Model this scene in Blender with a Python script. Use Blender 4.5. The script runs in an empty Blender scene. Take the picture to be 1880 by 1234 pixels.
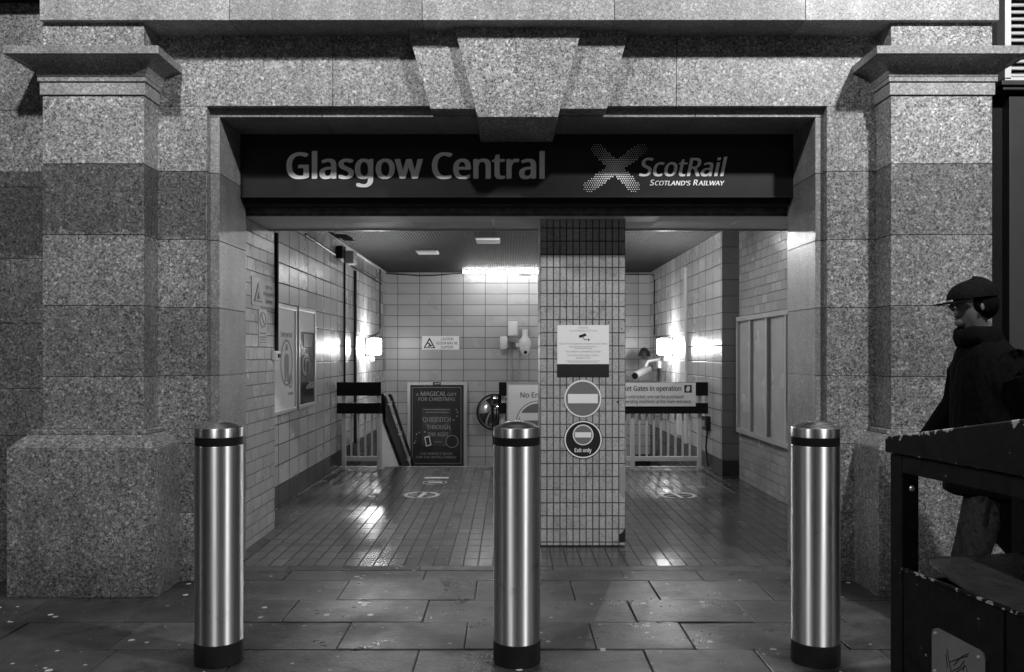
import bpy, bmesh, math, random
from mathutils import Vector, Matrix
random.seed(7)
R = math.radians
S = bpy.context.scene
col = S.collection

# ------------------------------------------------------------------ camera
F = 1538.0            # focal length in photo pixels (photo 1880 wide)
H = 1.45              # eye height
VX, VY = 934.0, 650.0 # vanishing point of the depth axis in the photo
cam_d = bpy.data.cameras.new('camera'); cam = bpy.data.objects.new('camera', cam_d); col.objects.link(cam)
cam.location = (0, 0, H); cam.rotation_euler = (R(90), 0, 0)
cam_d.sensor_width = 36; cam_d.lens = F / 1880 * 36
cam_d.shift_x = (940 - VX) / 1880; cam_d.shift_y = (VY - 617) / 1880
cam_d.clip_start = 0.05; cam_d.clip_end = 500
S.camera = cam

def PX(x, Y): return (x - VX) * Y / F
def PZ(y, Y): return H - (y - VY) * Y / F

# ------------------------------------------------------------------ world, night
w = bpy.data.worlds.new('World'); S.world = w; w.use_nodes = True
nt = w.node_tree; nt.nodes.clear()
sky = nt.nodes.new('ShaderNodeTexSky'); sky.sky_type = 'NISHITA'; sky.sun_disc = False
sky.sun_elevation = R(2); sky.sun_rotation = R(200)
bw = nt.nodes.new('ShaderNodeRGBToBW'); bg = nt.nodes.new('ShaderNodeBackground'); wo = nt.nodes.new('ShaderNodeOutputWorld')
nt.links.new(sky.outputs[0], bw.inputs[0]); nt.links.new(bw.outputs[0], bg.inputs[0]); nt.links.new(bg.outputs[0], wo.inputs[0])
bg.inputs[1].default_value = 0.002

# ------------------------------------------------------------------ street lamps above the pavement
def street_light(name, loc, power, size):
    d = bpy.data.lights.new(name, 'POINT'); d.energy = power; d.shadow_soft_size = size
    o = bpy.data.objects.new(name, d); col.objects.link(o); o.location = loc
street_light('street_light_near_bin', (3.1, 2.0, 5.25), 880, 0.12)
street_light('street_light_left', (-2.0, 2.15, 5.35), 520, 0.10)
# unseen lamps added to draw vertical streaks on the steel bollards
for q in ((-11, 2.6, 6, 130), (-2.2, -9, 6.5, 30), (2.6, -10, 6, 34), (11, 1.6, 6, 140)):
    street_light('bollard_streak_light', q[:3], q[3], 0.12)

S.view_settings.view_transform = 'Standard'; S.view_settings.look = 'None'
S.view_settings.exposure = 0.0; S.view_settings.gamma = 1.0
S.view_settings.use_curve_mapping = False
S.cycles.use_denoising = True
S.cycles.max_bounces = 6; S.cycles.diffuse_bounces = 4; S.cycles.glossy_bounces = 4; S.cycles.sample_clamp_indirect = 6

# ------------------------------------------------------------------ node helpers
def g(v): return (v, v, v, 1)
class NT:
    def __init__(s, name):
        s.m = bpy.data.materials.new(name); s.m.use_nodes = True
        s.t = s.m.node_tree; s.b = s.t.nodes['Principled BSDF']
    def n(s, typ, **kw):
        o = s.t.nodes.new(typ)
        for k, v in kw.items(): setattr(o, k, v)
        return o
    def set(s, node, i, v):
        if isinstance(v, bpy.types.NodeSocket): s.t.links.new(v, node.inputs[i])
        else: node.inputs[i].default_value = v
    def math(s, op, a, b=0.0, c=None, clamp=False):
        o = s.n('ShaderNodeMath', operation=op); o.use_clamp = clamp
        s.set(o, 0, a); s.set(o, 1, b)
        if c is not None: s.set(o, 2, c)
        return o.outputs[0]
    def mix(s, f, a, b):   # scalar mix a..b
        return s.math('ADD', s.math('MULTIPLY', a, s.math('SUBTRACT', 1.0, f)), s.math('MULTIPLY', b, f))
    def pos(s):
        if not hasattr(s, '_p'):
            ge = s.n('ShaderNodeNewGeometry'); sp = s.n('ShaderNodeSeparateXYZ'); s.t.links.new(ge.outputs['Position'], sp.inputs[0])
            s._g = ge; s._p = ge.outputs['Position']; s._x, s._y, s._z = sp.outputs
        return s._p
    def noise(s, scale, detail=2.0, rough=0.5, vec=None):
        o = s.n('ShaderNodeTexNoise'); s.t.links.new(vec or s.pos(), o.inputs['Vector'])
        o.inputs['Scale'].default_value = scale; o.inputs['Detail'].default_value = detail; o.inputs['Roughness'].default_value = rough
        return o.outputs['Fac']
    def scaled(s, v3):
        o = s.n('ShaderNodeVectorMath', operation='MULTIPLY'); s.t.links.new(s.pos(), o.inputs[0]); o.inputs[1].default_value = v3
        return o.outputs[0]
    def voro(s, scale, vec=None, out='Color'):
        o = s.n('ShaderNodeTexVoronoi'); s.t.links.new(vec or s.pos(), o.inputs['Vector']); o.inputs['Scale'].default_value = scale
        if out == 'Color':
            sp = s.n('ShaderNodeSeparateColor'); s.t.links.new(o.outputs['Color'], sp.inputs[0]); return sp.outputs[0], o.outputs['Distance'], sp.outputs[1]
        return o.outputs[out]
    def ramp(s, v, lo, hi, a=0.0, b=1.0):
        o = s.n('ShaderNodeMapRange'); o.clamp = True
        s.set(o, 0, v); s.set(o, 1, lo); s.set(o, 2, hi); s.set(o, 3, a); s.set(o, 4, b)
        return o.outputs[0]
    def white(s, a, b):
        c = s.n('ShaderNodeCombineXYZ'); s.set(c, 0, a); s.set(c, 1, b)
        o = s.n('ShaderNodeTexWhiteNoise'); o.noise_dimensions = '3D'; s.t.links.new(c.outputs[0], o.inputs['Vector'])
        return o.outputs['Value']
    def color(s, v):
        c = s.n('ShaderNodeCombineColor')
        for i in range(3): s.set(c, i, v)
        s.t.links.new(c.outputs[0], s.b.inputs['Base Color'])
    def rough(s, v): s.set(s.b, s.b.inputs.find('Roughness'), v)
    def bump(s, h, dist, strength=1.0):
        o = s.n('ShaderNodeBump'); o.inputs['Distance'].default_value = dist; o.inputs['Strength'].default_value = strength
        s.t.links.new(h, o.inputs['Height']); s.t.links.new(o.outputs[0], s.b.inputs['Normal'])

def plain(name, v, rough=0.5, metal=0.0, var=0.15, sc=12.0, rvar=0.1, emit=None):
    k = NT(name)
    n1 = k.noise(sc, 4.0, 0.6)
    k.color(k.math('MULTIPLY', v, k.ramp(n1, 0.15, 0.85, 1 - var, 1 + var)))
    k.rough(k.ramp(k.noise(sc * 0.7, 3.0), 0.1, 0.9, max(0.02, rough - rvar), rough + rvar))
    k.b.inputs['Metallic'].default_value = metal
    if emit:
        k.b.inputs['Emission Color'].default_value = g(1); k.b.inputs['Emission Strength'].default_value = emit
    return k.m

def granite(name, base=0.26, rough=0.42, contrast=1.0, sc=1.0):
    k = NT(name); k.pos()
    dist = k.n('ShaderNodeTexNoise'); k.t.links.new(k.pos(), dist.inputs['Vector']); dist.inputs['Scale'].default_value = 70
    dsc = k.n('ShaderNodeVectorMath', operation='SCALE'); k.t.links.new(dist.outputs['Color'], dsc.inputs[0]); dsc.inputs[3].default_value = 0.022
    dv = k.n('ShaderNodeVectorMath', operation='ADD'); k.t.links.new(k.pos(), dv.inputs[0]); k.t.links.new(dsc.outputs[0], dv.inputs[1])
    v, d, v2 = k.voro(112 * sc, dv.outputs[0])
    w1, d2, w2 = k.voro(58 * sc, dv.outputs[0])
    n1 = k.noise(120 * sc, 3.0, 0.7)
    sp = k.math('ADD', k.math('MULTIPLY', k.ramp(v, 0.0, 1.0, -0.5, 0.5), 0.85 * contrast), k.math('MULTIPLY', k.ramp(n1, 0.3, 0.7, -0.5, 0.5), 0.8 * contrast))
    flake = k.math('MULTIPLY', k.ramp(w1, 0.70, 0.95, 0.0, 1.0 * contrast), k.ramp(d2, 0.2, 0.7, 1.0, 0.0))
    dark = k.math('MULTIPLY', k.ramp(w2, 0.80, 0.92, 0.0, -0.25 * contrast), k.ramp(d2, 0.3, 0.6, 1.0, 0.0))
    t = k.math('ADD', 1.0, k.math('ADD', sp, k.math('ADD', flake, dark)))
    t = k.math('MAXIMUM', t, 0.15)
    isl = k.ramp(k._g.outputs['Random Per Island'], 0, 1, 0.80, 1.14)
    blot = k.ramp(k.noise(2.3, 5.0, 0.65), 0.15, 0.85, 0.66, 1.34)
    streak = k.ramp(k.noise(1.0, 5.0, 0.6, k.scaled((9, 9, 1.1))), 0.3, 0.7, 0.82, 1.10)
    # cleaned / repainted darker band of courses on the left bay, with a ragged lower edge
    edge = k.math('ADD', 2.2, k.math('MULTIPLY', k.ramp(k.noise(9.0, 4.0, 0.7), 0.3, 0.7, -0.5, 0.5), 0.07))
    edge = k.math('ADD', edge, k.ramp(k._x, -2.86, -2.87, 0.0, -0.12))
    inb = k.math('MULTIPLY', k.math('LESS_THAN', k._z, 2.612), k.math('GREATER_THAN', k._z, edge))
    inb = k.math('MULTIPLY', inb, k.math('LESS_THAN', k._x, -1.925))
    patch = k.mix(inb, 1.0, 0.60)
    low = k.math('MULTIPLY', k.ramp(k._z, 2.61, 2.614, 0.74, 1.0), k.ramp(k._z, 0.885, 0.889, 0.92, 1.0))    # lower courses are a darker, street-stained stone
    grime = k.ramp(k.math('ADD', k._z, k.math('MULTIPLY', k.noise(4.0, 4.0), 0.3)), 0.15, 0.5, 0.62, 1.0)
    r = k.math('MULTIPLY', base, t)
    for q in (isl, blot, streak, patch, low, grime): r = k.math('MULTIPLY', r, q)
    k.color(r)
    k.rough(k.ramp(k.noise(6, 3.0), 0.1, 0.9, rough - 0.08, rough + 0.12))
    k.bump(k.math('ADD', v, n1), 0.0012, 0.35)
    return k.m

def tiles(name, axis, tw, th, ou, oz, base, joint=0.005, grout=0.05, var=0.12, rough=0.3, stagger=0.0, ribs=None, speck=0.0, tilt=0.0, plane='wall', below=None, dirt=0.15, spec=0.5, blot=(0.1, 0.9), altj=None):
    """tile grid in world coordinates; axis = 'x' or 'y' is the horizontal direction, rows along z (or along y on the floor)"""
    k = NT(name); k.pos()
    u = k._x if axis == 'x' else k._y
    z = k._z if plane == 'wall' else k._y
    rz = k.math('DIVIDE', k.math('SUBTRACT', z, oz), th); row = k.math('FLOOR', rz); fz = k.math('FRACT', rz)
    ru = k.math('DIVIDE', k.math('SUBTRACT', u, ou), tw)
    if stagger: ru = k.math('ADD', ru, k.math('MULTIPLY', k.white(row, 3.0), stagger))
    cl = k.math('FLOOR', ru); fu = k.math('FRACT', ru)
    du = k.math('MULTIPLY', k.math('MINIMUM', fu, k.math('SUBTRACT', 1.0, fu)), tw)
    dz = k.math('MULTIPLY', k.math('MINIMUM', fz, k.math('SUBTRACT', 1.0, fz)), th)
    ju = altj if altj else joint
    mu = k.ramp(du, ju * 0.35, ju * 0.65, 1.0, 0.0); mz = k.ramp(dz, joint * 0.35, joint * 0.65, 1.0, 0.0)
    m = k.math('MAXIMUM', mu, mz)
    rnd = k.white(row, cl); rnd2 = k.white(cl, k.math('ADD', row, 77.0))
    t = k.math('MULTIPLY', k.ramp(rnd, 0, 1, 1 - var, 1 + var), k.ramp(rnd2, 0.93, 0.99, 1.0, 1 - var*1.6))
    t = k.math('MULTIPLY', t, k.ramp(k.noise(1.7, 5.0, 0.65), blot[0], blot[1], 1 - dirt, 1 + dirt * 0.6))
    if speck:
        v, d, v2 = k.voro(130); t = k.math('MULTIPLY', t, k.ramp(k.math('MULTIPLY', v, k.noise(40, 2.0)), 0.02, 0.22, 1 - speck, 1.0))
        st = k.noise(11, 5.0, 0.75); t = k.math('MULTIPLY', t, k.ramp(st, 0.57, 0.68, 1.0, 0.62))
    c = k.math('MULTIPLY', base, t)
    if below is not None:
        c = k.math('MULTIPLY', c, k.ramp(k._z, below[0] - 0.002, below[0] + 0.002, below[1], 1.0))
    grv = k.math('MULTIPLY', grout, k.ramp(k.noise(5, 4.0, .7), .3, .7, .6, 1.9)); k.color(k.mix(m, c, grv))
    rr = k.ramp(k.noise(3.0, 4.0, 0.6), 0.05, 0.95, rough * 0.7, rough * 1.35)
    rr = k.math('ADD', rr, k.math('MULTIPLY', k.math('SUBTRACT', rnd2, 0.5), rough * 0.4))
    k.rough(k.mix(m, rr, 0.9))
    k.b.inputs['Specular IOR Level'].default_value = spec
    h = k.math('MULTIPLY', m, -1.0)
    if ribs:
        rb = k.math('SINE', k.math('MULTIPLY', u, 2 * math.pi / ribs)); h = k.math('ADD', h, k.math('MULTIPLY', rb, 0.9))
        c2 = k.math('MULTIPLY', c, k.ramp(rb, -1, -0.2, 0.6, 1.0)); k.color(k.mix(m, c2, grout))
    if tilt:
        # each tile sits at its own small angle
        h = k.math('ADD', h, k.math('MULTIPLY', k.math('ADD', k.math('MULTIPLY', k.math('SUBTRACT', rnd, 0.5), fu), k.math('MULTIPLY', k.math('SUBTRACT', rnd2, 0.5), fz)), tilt))
        h = k.math('ADD', h, k.math('MULTIPLY', k.noise(14, 2.0), tilt * 0.3))
    k.bump(h, 0.0015, 1.0)
    return k.m

# ------------------------------------------------------------------ mesh helpers
class MB:
    def __init__(s): s.bm = bmesh.new()
    def box(s, x0, x1, y0, y1, z0, z1):
        v = [s.bm.verts.new(p) for p in ((x0,y0,z0),(x1,y0,z0),(x1,y1,z0),(x0,y1,z0),(x0,y0,z1),(x1,y0,z1),(x1,y1,z1),(x0,y1,z1))]
        for f in ((3,2,1,0),(4,5,6,7),(0,1,5,4),(1,2,6,5),(2,3,7,6),(3,0,4,7)): s.bm.faces.new([v[i] for i in f])
        return v
    def obox(s, mat, sx, sy, sz):
        v = s.box(-sx/2, sx/2, -sy/2, sy/2, -sz/2, sz/2)
        for q in v: q.co = mat @ q.co
        return v
    def rings(s, rings, caps=True):
        vs = [[s.bm.verts.new(p) for p in r] for r in rings]; n = len(rings[0])
        for a, b in zip(vs, vs[1:]):
            for i in range(n): s.bm.faces.new((a[i], a[(i+1)%n], b[(i+1)%n], b[i]))
        if caps: s.bm.faces.new(list(reversed(vs[0]))); s.bm.faces.new(vs[-1])
    def lathe(s, prof, c=(0,0,0), n=48, axis='z', caps=True):
        rr = []
        for r, h in prof:
            ring = []
            for i in range(n):
                a = 2*math.pi*i/n; u, v = r*math.cos(a), r*math.sin(a)
                p = {'z': (u, v, h), 'y': (u, h, -v), 'x': (h, u, v)}[axis]
                ring.append((c[0]+p[0], c[1]+p[1], c[2]+p[2]))
            rr.append(ring)
        s.rings(rr, caps)
    def tube(s, pts, r, n=10):
        pts = [Vector(p) for p in pts]; rr = []
        for i, p in enumerate(pts):
            d = (pts[min(i+1, len(pts)-1)] - pts[max(i-1, 0)]).normalized()
            up = Vector((0,0,1)) if abs(d.z) < 0.9 else Vector((0,1,0))
            a = d.cross(up).normalized(); b = a.cross(d)
            ri = r[i] if isinstance(r, (list, tuple)) else r
            rr.append([p + (a*math.cos(2*math.pi*j/n) + b*math.sin(2*math.pi*j/n))*ri for j in range(n)])
        s.rings(rr)
    def prism(s, pts2, a0, a1, axis='y'):
        def P(p, a): return {'y': (p[0], a, p[1]), 'z': (p[0], p[1], a), 'x': (a, p[0], p[1])}[axis]
        s.rings([[P(p, a0) for p in pts2], [P(p, a1) for p in pts2]])
    def ring_flat(s, cx, cy, r0, r1, z, a0=0, a1=360, n=48, plane='z', th=0.0015):
        """annulus (part) with a little thickness; plane z: floor sticker, plane y: facing -y"""
        N = max(4, int(n*(a1-a0)/360)); full = (a1-a0) >= 360
        def P(r, a, q):
            u, v = cx + r*math.cos(a), cy + r*math.sin(a)
            return (u, v, z+q*th) if plane == 'z' else ((u, z-q*th, v) if plane == 'y' else (z+q*th, u, v))
        prev = None; first = None
        for i in range(N + (0 if full else 1)):
            a = R(a0 + (a1-a0)*i/N)
            cur = [s.bm.verts.new(P(r, a, q)) for r, q in ((r0,0),(r1,0),(r1,1),(r0,1))]
            if prev:
                for j in range(4): s.bm.faces.new((prev[j], prev[(j+1)%4], cur[(j+1)%4], cur[j]))
            else: first = cur
            prev = cur
        if full:
            for j in range(4): s.bm.faces.new((prev[j], prev[(j+1)%4], first[(j+1)%4], first[j]))
        else:
            s.bm.faces.new(first); s.bm.faces.new(prev)
    def build(s, name, mat, parent=None, smooth=False, bevel=0.0, seg=2, loc=None, angle=40):
        bmesh.ops.recalc_face_normals(s.bm, faces=s.bm.faces[:])
        me = bpy.data.meshes.new(name); s.bm.to_mesh(me); s.bm.free()
        if mat: me.materials.append(mat)
        o = bpy.data.objects.new(name, me); col.objects.link(o)
        if smooth:
            for p in me.polygons: p.use_smooth = True
            me.set_sharp_from_angle(angle=R(angle))
        if parent:
            o.parent = parent
            o.location = -world_loc(parent)
        if bevel:
            b = o.modifiers.new('bevel', 'BEVEL'); b.width = bevel; b.segments = seg; b.limit_method = 'ANGLE'; b.angle_limit = R(35); b.harden_normals = False
        return o
def world_loc(o):
    v = o.location.copy()
    while o.parent: o = o.parent; v += o.location
    return v
def tag(o, label=None, cat=None, group=None, kind=None):
    if label: o['label'] = label
    if cat: o['category'] = cat
    if group: o['group'] = group
    if kind: o['kind'] = kind
    return o
def thing(name, label, cat, loc=(0,0,0), group=None):
    o = bpy.data.objects.new(name, None); col.objects.link(o); o.location = loc; o.empty_display_size = 0.1
    return tag(o, label, cat, group)
def struct(name, mb, mat, **kw): return tag(mb.build(name, mat, **kw), kind='structure')
def copy_thing(src, dloc, label):
    c = src.copy(); col.objects.link(c); c.location = src.location + Vector(dloc); c['label'] = label
    for ch in list(src.children):
        a = ch.copy(); col.objects.link(a); a.parent = c
        for gc in list(ch.children):
            b = gc.copy(); col.objects.link(b); b.parent = a
    return c

FONT = None
try:
    import os
    FONT = bpy.data.fonts.load(os.path.join(bpy.utils.system_resource('DATAFILES', path='fonts'), 'NotoSansHebrew-Regular.woff2'))
except Exception: FONT = None
def text(name, s, cap, x, z, y, mat, parent, width=None, bold=0.0, shear=0.0, align='CENTER', face='-y', depth=0.001, xs=1.0, spacing=1.0):
    """lettering as thin solid mesh. (x,z) anchor on the baseline, cap = capital height, width = wanted total width"""
    cu = bpy.data.curves.new(name, 'FONT'); cu.body = s; cu.size = 1.0; cu.align_x = 'LEFT'
    cu.offset = 0
    if FONT: cu.font = FONT
    cu.shear = shear; cu.space_character = spacing; cu.resolution_u = 4; cu.extrude = 0
    t = bpy.data.objects.new(name, cu); col.objects.link(t)
    dg = bpy.context.evaluated_depsgraph_get(); dg.update()
    me = bpy.data.meshes.new_from_object(t.evaluated_get(dg)); bpy.data.objects.remove(t); bpy.data.curves.remove(cu)
    me.name = name
    sc = cap / CAPH
    if bold:   # heavier weight: the outline repeated with a small sideways shift, each layer a hair proud of the last
        bm = bmesh.new(); K = 4; dxx = bold * 3.2 * CAPH
        for i in range(K):
            n0 = len(bm.verts); bm.from_mesh(me); bm.verts.ensure_lookup_table()
            for v in bm.verts[n0:]:
                v.co.x += dxx * (i/(K-1) - .5); v.co.z = -0.00012 * i; v.co.y += (0.006 if i % 2 else -0.006) * CAPH * (bold/.02)
        bm.to_mesh(me); bm.free()
    xsv = [v.co.x for v in me.vertices]; x0, x1 = min(xsv), max(xsv)
    sx = (width / (x1 - x0)) if width else sc * xs
    off = {'LEFT': 0, 'CENTER': -(x1-x0)*sx/2, 'RIGHT': -(x1-x0)*sx}[align]
    for v in me.vertices:
        u = (v.co.x - x0)*sx + off; h = v.co.y*sc
        e = v.co.z
        if face == '-y': v.co = (x+u, y+e, z+h)
        elif face == '+x': v.co = (y-e, x+u, z+h)      # y = plane x position, x = along +y
        elif face == 'up': v.co = (x+u, z+h, y-e)
    if depth:
        bm = bmesh.new(); bm.from_mesh(me)
        r = bmesh.ops.extrude_face_region(bm, geom=bm.faces[:])
        d = {'-y': (0,-depth,0), '+x': (depth,0,0), 'up': (0,0,depth)}[face]
        for v in r['geom']:
            if isinstance(v, bmesh.types.BMVert): v.co += Vector(d)
        bmesh.ops.recalc_face_normals(bm, faces=bm.faces[:]); bm.to_mesh(me); bm.free()
    me.materials.clear(); me.materials.append(mat)
    o = bpy.data.objects.new(name, me); col.objects.link(o)
    if parent: o.parent = parent; o.location = -world_loc(parent)
    return o
CAPH = 0.729
def _measure():
    global CAPH
    cu = bpy.data.curves.new('m', 'FONT'); cu.body = 'H'; cu.size = 1.0
    if FONT: cu.font = FONT
    t = bpy.data.objects.new('m', cu); col.objects.link(t); dg = bpy.context.evaluated_depsgraph_get(); dg.update()
    me = bpy.data.meshes.new_from_object(t.evaluated_get(dg)); CAPH = max(v.co.y for v in me.vertices)
    bpy.data.objects.remove(t); bpy.data.curves.remove(cu); bpy.data.meshes.remove(me)
_measure()

# ------------------------------------------------------------------ materials
M = {}
M['granite'] = granite('granite', 0.235, 0.42, 1.6)
M['granite_beam'] = granite('granite_beam', 0.275, 0.46, 1.0, 1.25)
M['granite_jamb'] = granite('granite_jamb', 0.25, 0.36, 0.8, 1.2)
M['sign_black'] = plain('sign_black', 0.014, 0.42, var=0.1)
M['dark_paint'] = plain('dark_paint', 0.018, 0.42, var=0.3)
M['black'] = plain('black', 0.006, 0.6, var=0.2)
M['soot'] = plain('soot', 0.012, 0.8, var=0.4)
M['white_letter'] = plain('white_letter', 0.92, 0.4, var=0.02)
M['white_paint'] = plain('white_paint', 0.68, 0.35, var=0.06)
M['white_plastic'] = plain('white_plastic', 0.75, 0.35, var=0.04)
M['grey_plastic'] = plain('grey_plastic', 0.30, 0.4, var=0.08)
M['panel_white'] = plain('panel_white', 0.82, 0.35, var=0.03)
M['panel_grey'] = plain('panel_grey', 0.42, 0.35, var=0.03)
M['sign_red_grey'] = plain('sign_red_grey', 0.17, 0.35, var=0.04)
M['print_grey'] = plain('print_grey', 0.33, 0.5, var=0.02)
M['print_dark'] = plain('print_dark', 0.010, 0.5, var=0.02)
M['print_mid'] = plain('print_mid', 0.28, 0.5, var=0.02)
M['alu'] = plain('alu', 0.62, 0.35, 0.6, var=0.05)
M['rust'] = plain('rust', 0.11, 0.8, var=0.75, sc=16)
M['glass_panel'] = plain('glass_panel', 0.46, 0.25, var=0.15, sc=3)
M['poster_dark'] = plain('poster_dark', 0.032, 0.22, var=0.5, sc=5)
M['poster_mid'] = plain('poster_mid', 0.060, 0.25, var=0.4, sc=9)
M['chrome'] = plain('chrome', 0.7, 0.05, 1.0, var=0.02, rvar=0.02)
M['skin'] = plain('skin', 0.11, 0.5, var=0.05)
def cloth(name, v):
    k = NT(name); k.pos(); k.color(k.math('MULTIPLY', v, k.ramp(k.noise(30, 3.0), .2, .8, .8, 1.2))); k.rough(0.9); k.b.inputs['Specular IOR Level'].default_value = 0.05
    k.bump(k.math('ADD', k.noise(1.0, 3.0, .55, k.scaled((13, 13, 5))), k.math('MULTIPLY', k.noise(200, 2.0), .05)), 0.05, 0.8); return k.m
M['coat'] = cloth('coat', 0.0035); M['trousers'] = cloth('trousers', 0.022); M['cap_cloth'] = cloth('cap_cloth', 0.007)
M['lamp_on'] = plain('lamp_on', 0.8, 0.5, var=0.0, emit=65)
M['tube_on'] = plain('tube_on', 0.8, 0.5, var=0.0, emit=46)
M['tube_bright'] = plain('tube_bright', 0.8, 0.5, var=0.0, emit=330)
M['shop_dark'] = plain('shop_dark', 0.05, 0.35, var=0.15, sc=4)
M['asphalt'] = plain('asphalt', 0.045, 0.6, var=0.3, sc=60)
M['far_stone'] = plain('far_stone', 0.2, 0.8, var=0.2, sc=2)
M['reflection_glow'] = plain('reflection_glow', 0.3, 0.5, var=0.0, emit=2.5)
M['tray'] = plain('tray', 0.10, 0.28, 0.4, var=0.5, sc=18, rvar=0.12)
M['plate'] = plain('plate', 0.34, 0.35, 0.7, var=0.2, sc=10)

# brushed stainless steel
k = NT('steel'); k.pos()
sm_ = k.ramp(k.noise(7.0, 5.0, 0.7), 0.60, 0.70, 1.0, 0.72)
scr = k.ramp(k.noise(1.0, 3.0, 0.7, k.scaled((25, 25, 240))), 0.70, 0.76, 1.0, 0.7)
k.color(k.math('MULTIPLY', k.math('MULTIPLY', sm_, scr), k.ramp(k.noise(1.0, 4.0, 0.6, k.scaled((90, 90, 1.0))), 0.3, 0.7, 0.56, 0.80)))
k.b.inputs['Metallic'].default_value = 1.0
k.rough(k.ramp(k.noise(5, 4.0), 0.3, 0.7, 0.48, 0.58))
k.b.inputs['Anisotropic'].default_value = 1.0; k.b.inputs['Anisotropic Rotation'].default_value = 0.25
tg = k.n('ShaderNodeTangent', direction_type='RADIAL', axis='Z'); k.t.links.new(tg.outputs[0], k.b.inputs['Tangent'])
M['steel'] = k.m
k = NT('steel_polished'); k.pos()
k.color(0.66); k.b.inputs['Metallic'].default_value = 1.0
k.rough(k.ramp(k.noise(9, 4.0), 0.3, 0.7, 0.06, 0.14)); M['steel_cap'] = k.m
k = NT('steel_dome'); k.pos()
k.color(k.ramp(k.noise(20, 4.0), 0.2, 0.8, 0.5, 0.7)); k.b.inputs['Metallic'].default_value = 1.0; k.rough(k.ramp(k.noise(9, 4.0), 0.1, 0.9, 0.18, 0.30)); M['steel_dome'] = k.m

# chipped black paint of the bin
k = NT('bin_paint'); k.pos()
chip = k.math('MULTIPLY', k.ramp(k.noise(34, 5.0, 0.7), 0.655, 0.67, 0, 1), k.ramp(k.noise(5, 2.0), 0.5, 0.56, 0, 1))
k.color(k.mix(chip, k.math('MULTIPLY', 0.007, k.ramp(k.noise(20, 3.0), 0.3, 0.7, 0.7, 1.5)), 0.25))
k.rough(k.mix(chip, k.ramp(k.noise(8, 3.0), 0.3, 0.7, 0.38, 0.55), 0.7)); M['bin_paint'] = k.m
k = NT('bin_lid'); k.pos()
# distance along the lid and below its arched upper edge
al = k.math('ADD', k.math('MULTIPLY', k.math('SUBTRACT', k._x, 1.548), .1848), k.math('MULTIPLY', k.math('SUBTRACT', k._y, 3.40), -.9828))
top = k.math('ADD', 1.116, k.math('MULTIPLY', .178, k.math('MINIMUM', al, k.math('SUBTRACT', 1.38, al))))
ed = k.math('SUBTRACT', top, k._z)
near = k.math('MAXIMUM', k.ramp(ed, 0.004, 0.034, 1.0, 0.0), k.ramp(k._z, 1.053, 1.072, 0.72, 0.0))
thr = k.mix(near, 0.72, 0.50)
thr = k.math('SUBTRACT', thr, k.ramp(al, .3, .9, 0.0, 0.035))
chip = k.math('MULTIPLY', k.math('GREATER_THAN', k.noise(30, 5.0, 0.65), thr), k.math('GREATER_THAN', k.noise(9, 2.0), 0.46))
k.color(k.mix(chip, k.math('MULTIPLY', 0.008, k.ramp(k.noise(20, 3.0), 0.3, 0.7, 0.7, 1.5)), 0.34))
k.rough(k.mix(chip, 0.45, 0.7)); M['bin_lid_edge'] = k.m

for q_ in ('bin_paint', 'bin_lid_edge', 'sign_black', 'black', 'dark_paint', 'soot'):
    M[q_].node_tree.nodes['Principled BSDF'].inputs['Specular IOR Level'].default_value = 0.22

# paving flags
k = NT('paving'); k.pos()
isl = k.ramp(k._g.outputs['Random Per Island'], 0, 1, 0.6, 1.35)
n1 = k.ramp(k.noise(1.6, 6.0, 0.65), 0.3, 0.7, 0.5, 1.4); n2 = k.ramp(k.noise(160, 3.0, 0.7), 0.25, 0.75, 0.75, 1.25)
n3 = k.ramp(k.noise(6, 5.0, 0.7), 0.35, 0.65, 0.85, 1.12)
c = k.math('MULTIPLY', k.math('MULTIPLY', 0.064, isl), k.math('MULTIPLY', k.math('MULTIPLY', n1, n2), n3))
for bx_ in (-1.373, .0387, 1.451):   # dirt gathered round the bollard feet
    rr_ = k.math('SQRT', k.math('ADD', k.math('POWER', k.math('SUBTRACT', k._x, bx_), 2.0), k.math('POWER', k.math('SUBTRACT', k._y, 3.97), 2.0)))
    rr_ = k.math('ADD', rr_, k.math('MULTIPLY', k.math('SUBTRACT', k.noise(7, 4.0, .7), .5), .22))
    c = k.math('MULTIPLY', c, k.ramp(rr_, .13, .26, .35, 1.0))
st_ = k.ramp(k.noise(3.3, 6.0, .75), .56, .64, 1.0, .55); c = k.math('MULTIPLY', c, st_)
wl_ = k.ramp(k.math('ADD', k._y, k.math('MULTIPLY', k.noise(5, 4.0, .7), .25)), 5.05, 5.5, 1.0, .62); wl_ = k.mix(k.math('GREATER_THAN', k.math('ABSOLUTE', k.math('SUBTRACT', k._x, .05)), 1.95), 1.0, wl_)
c = k.math('MULTIPLY', c, wl_)
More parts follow.
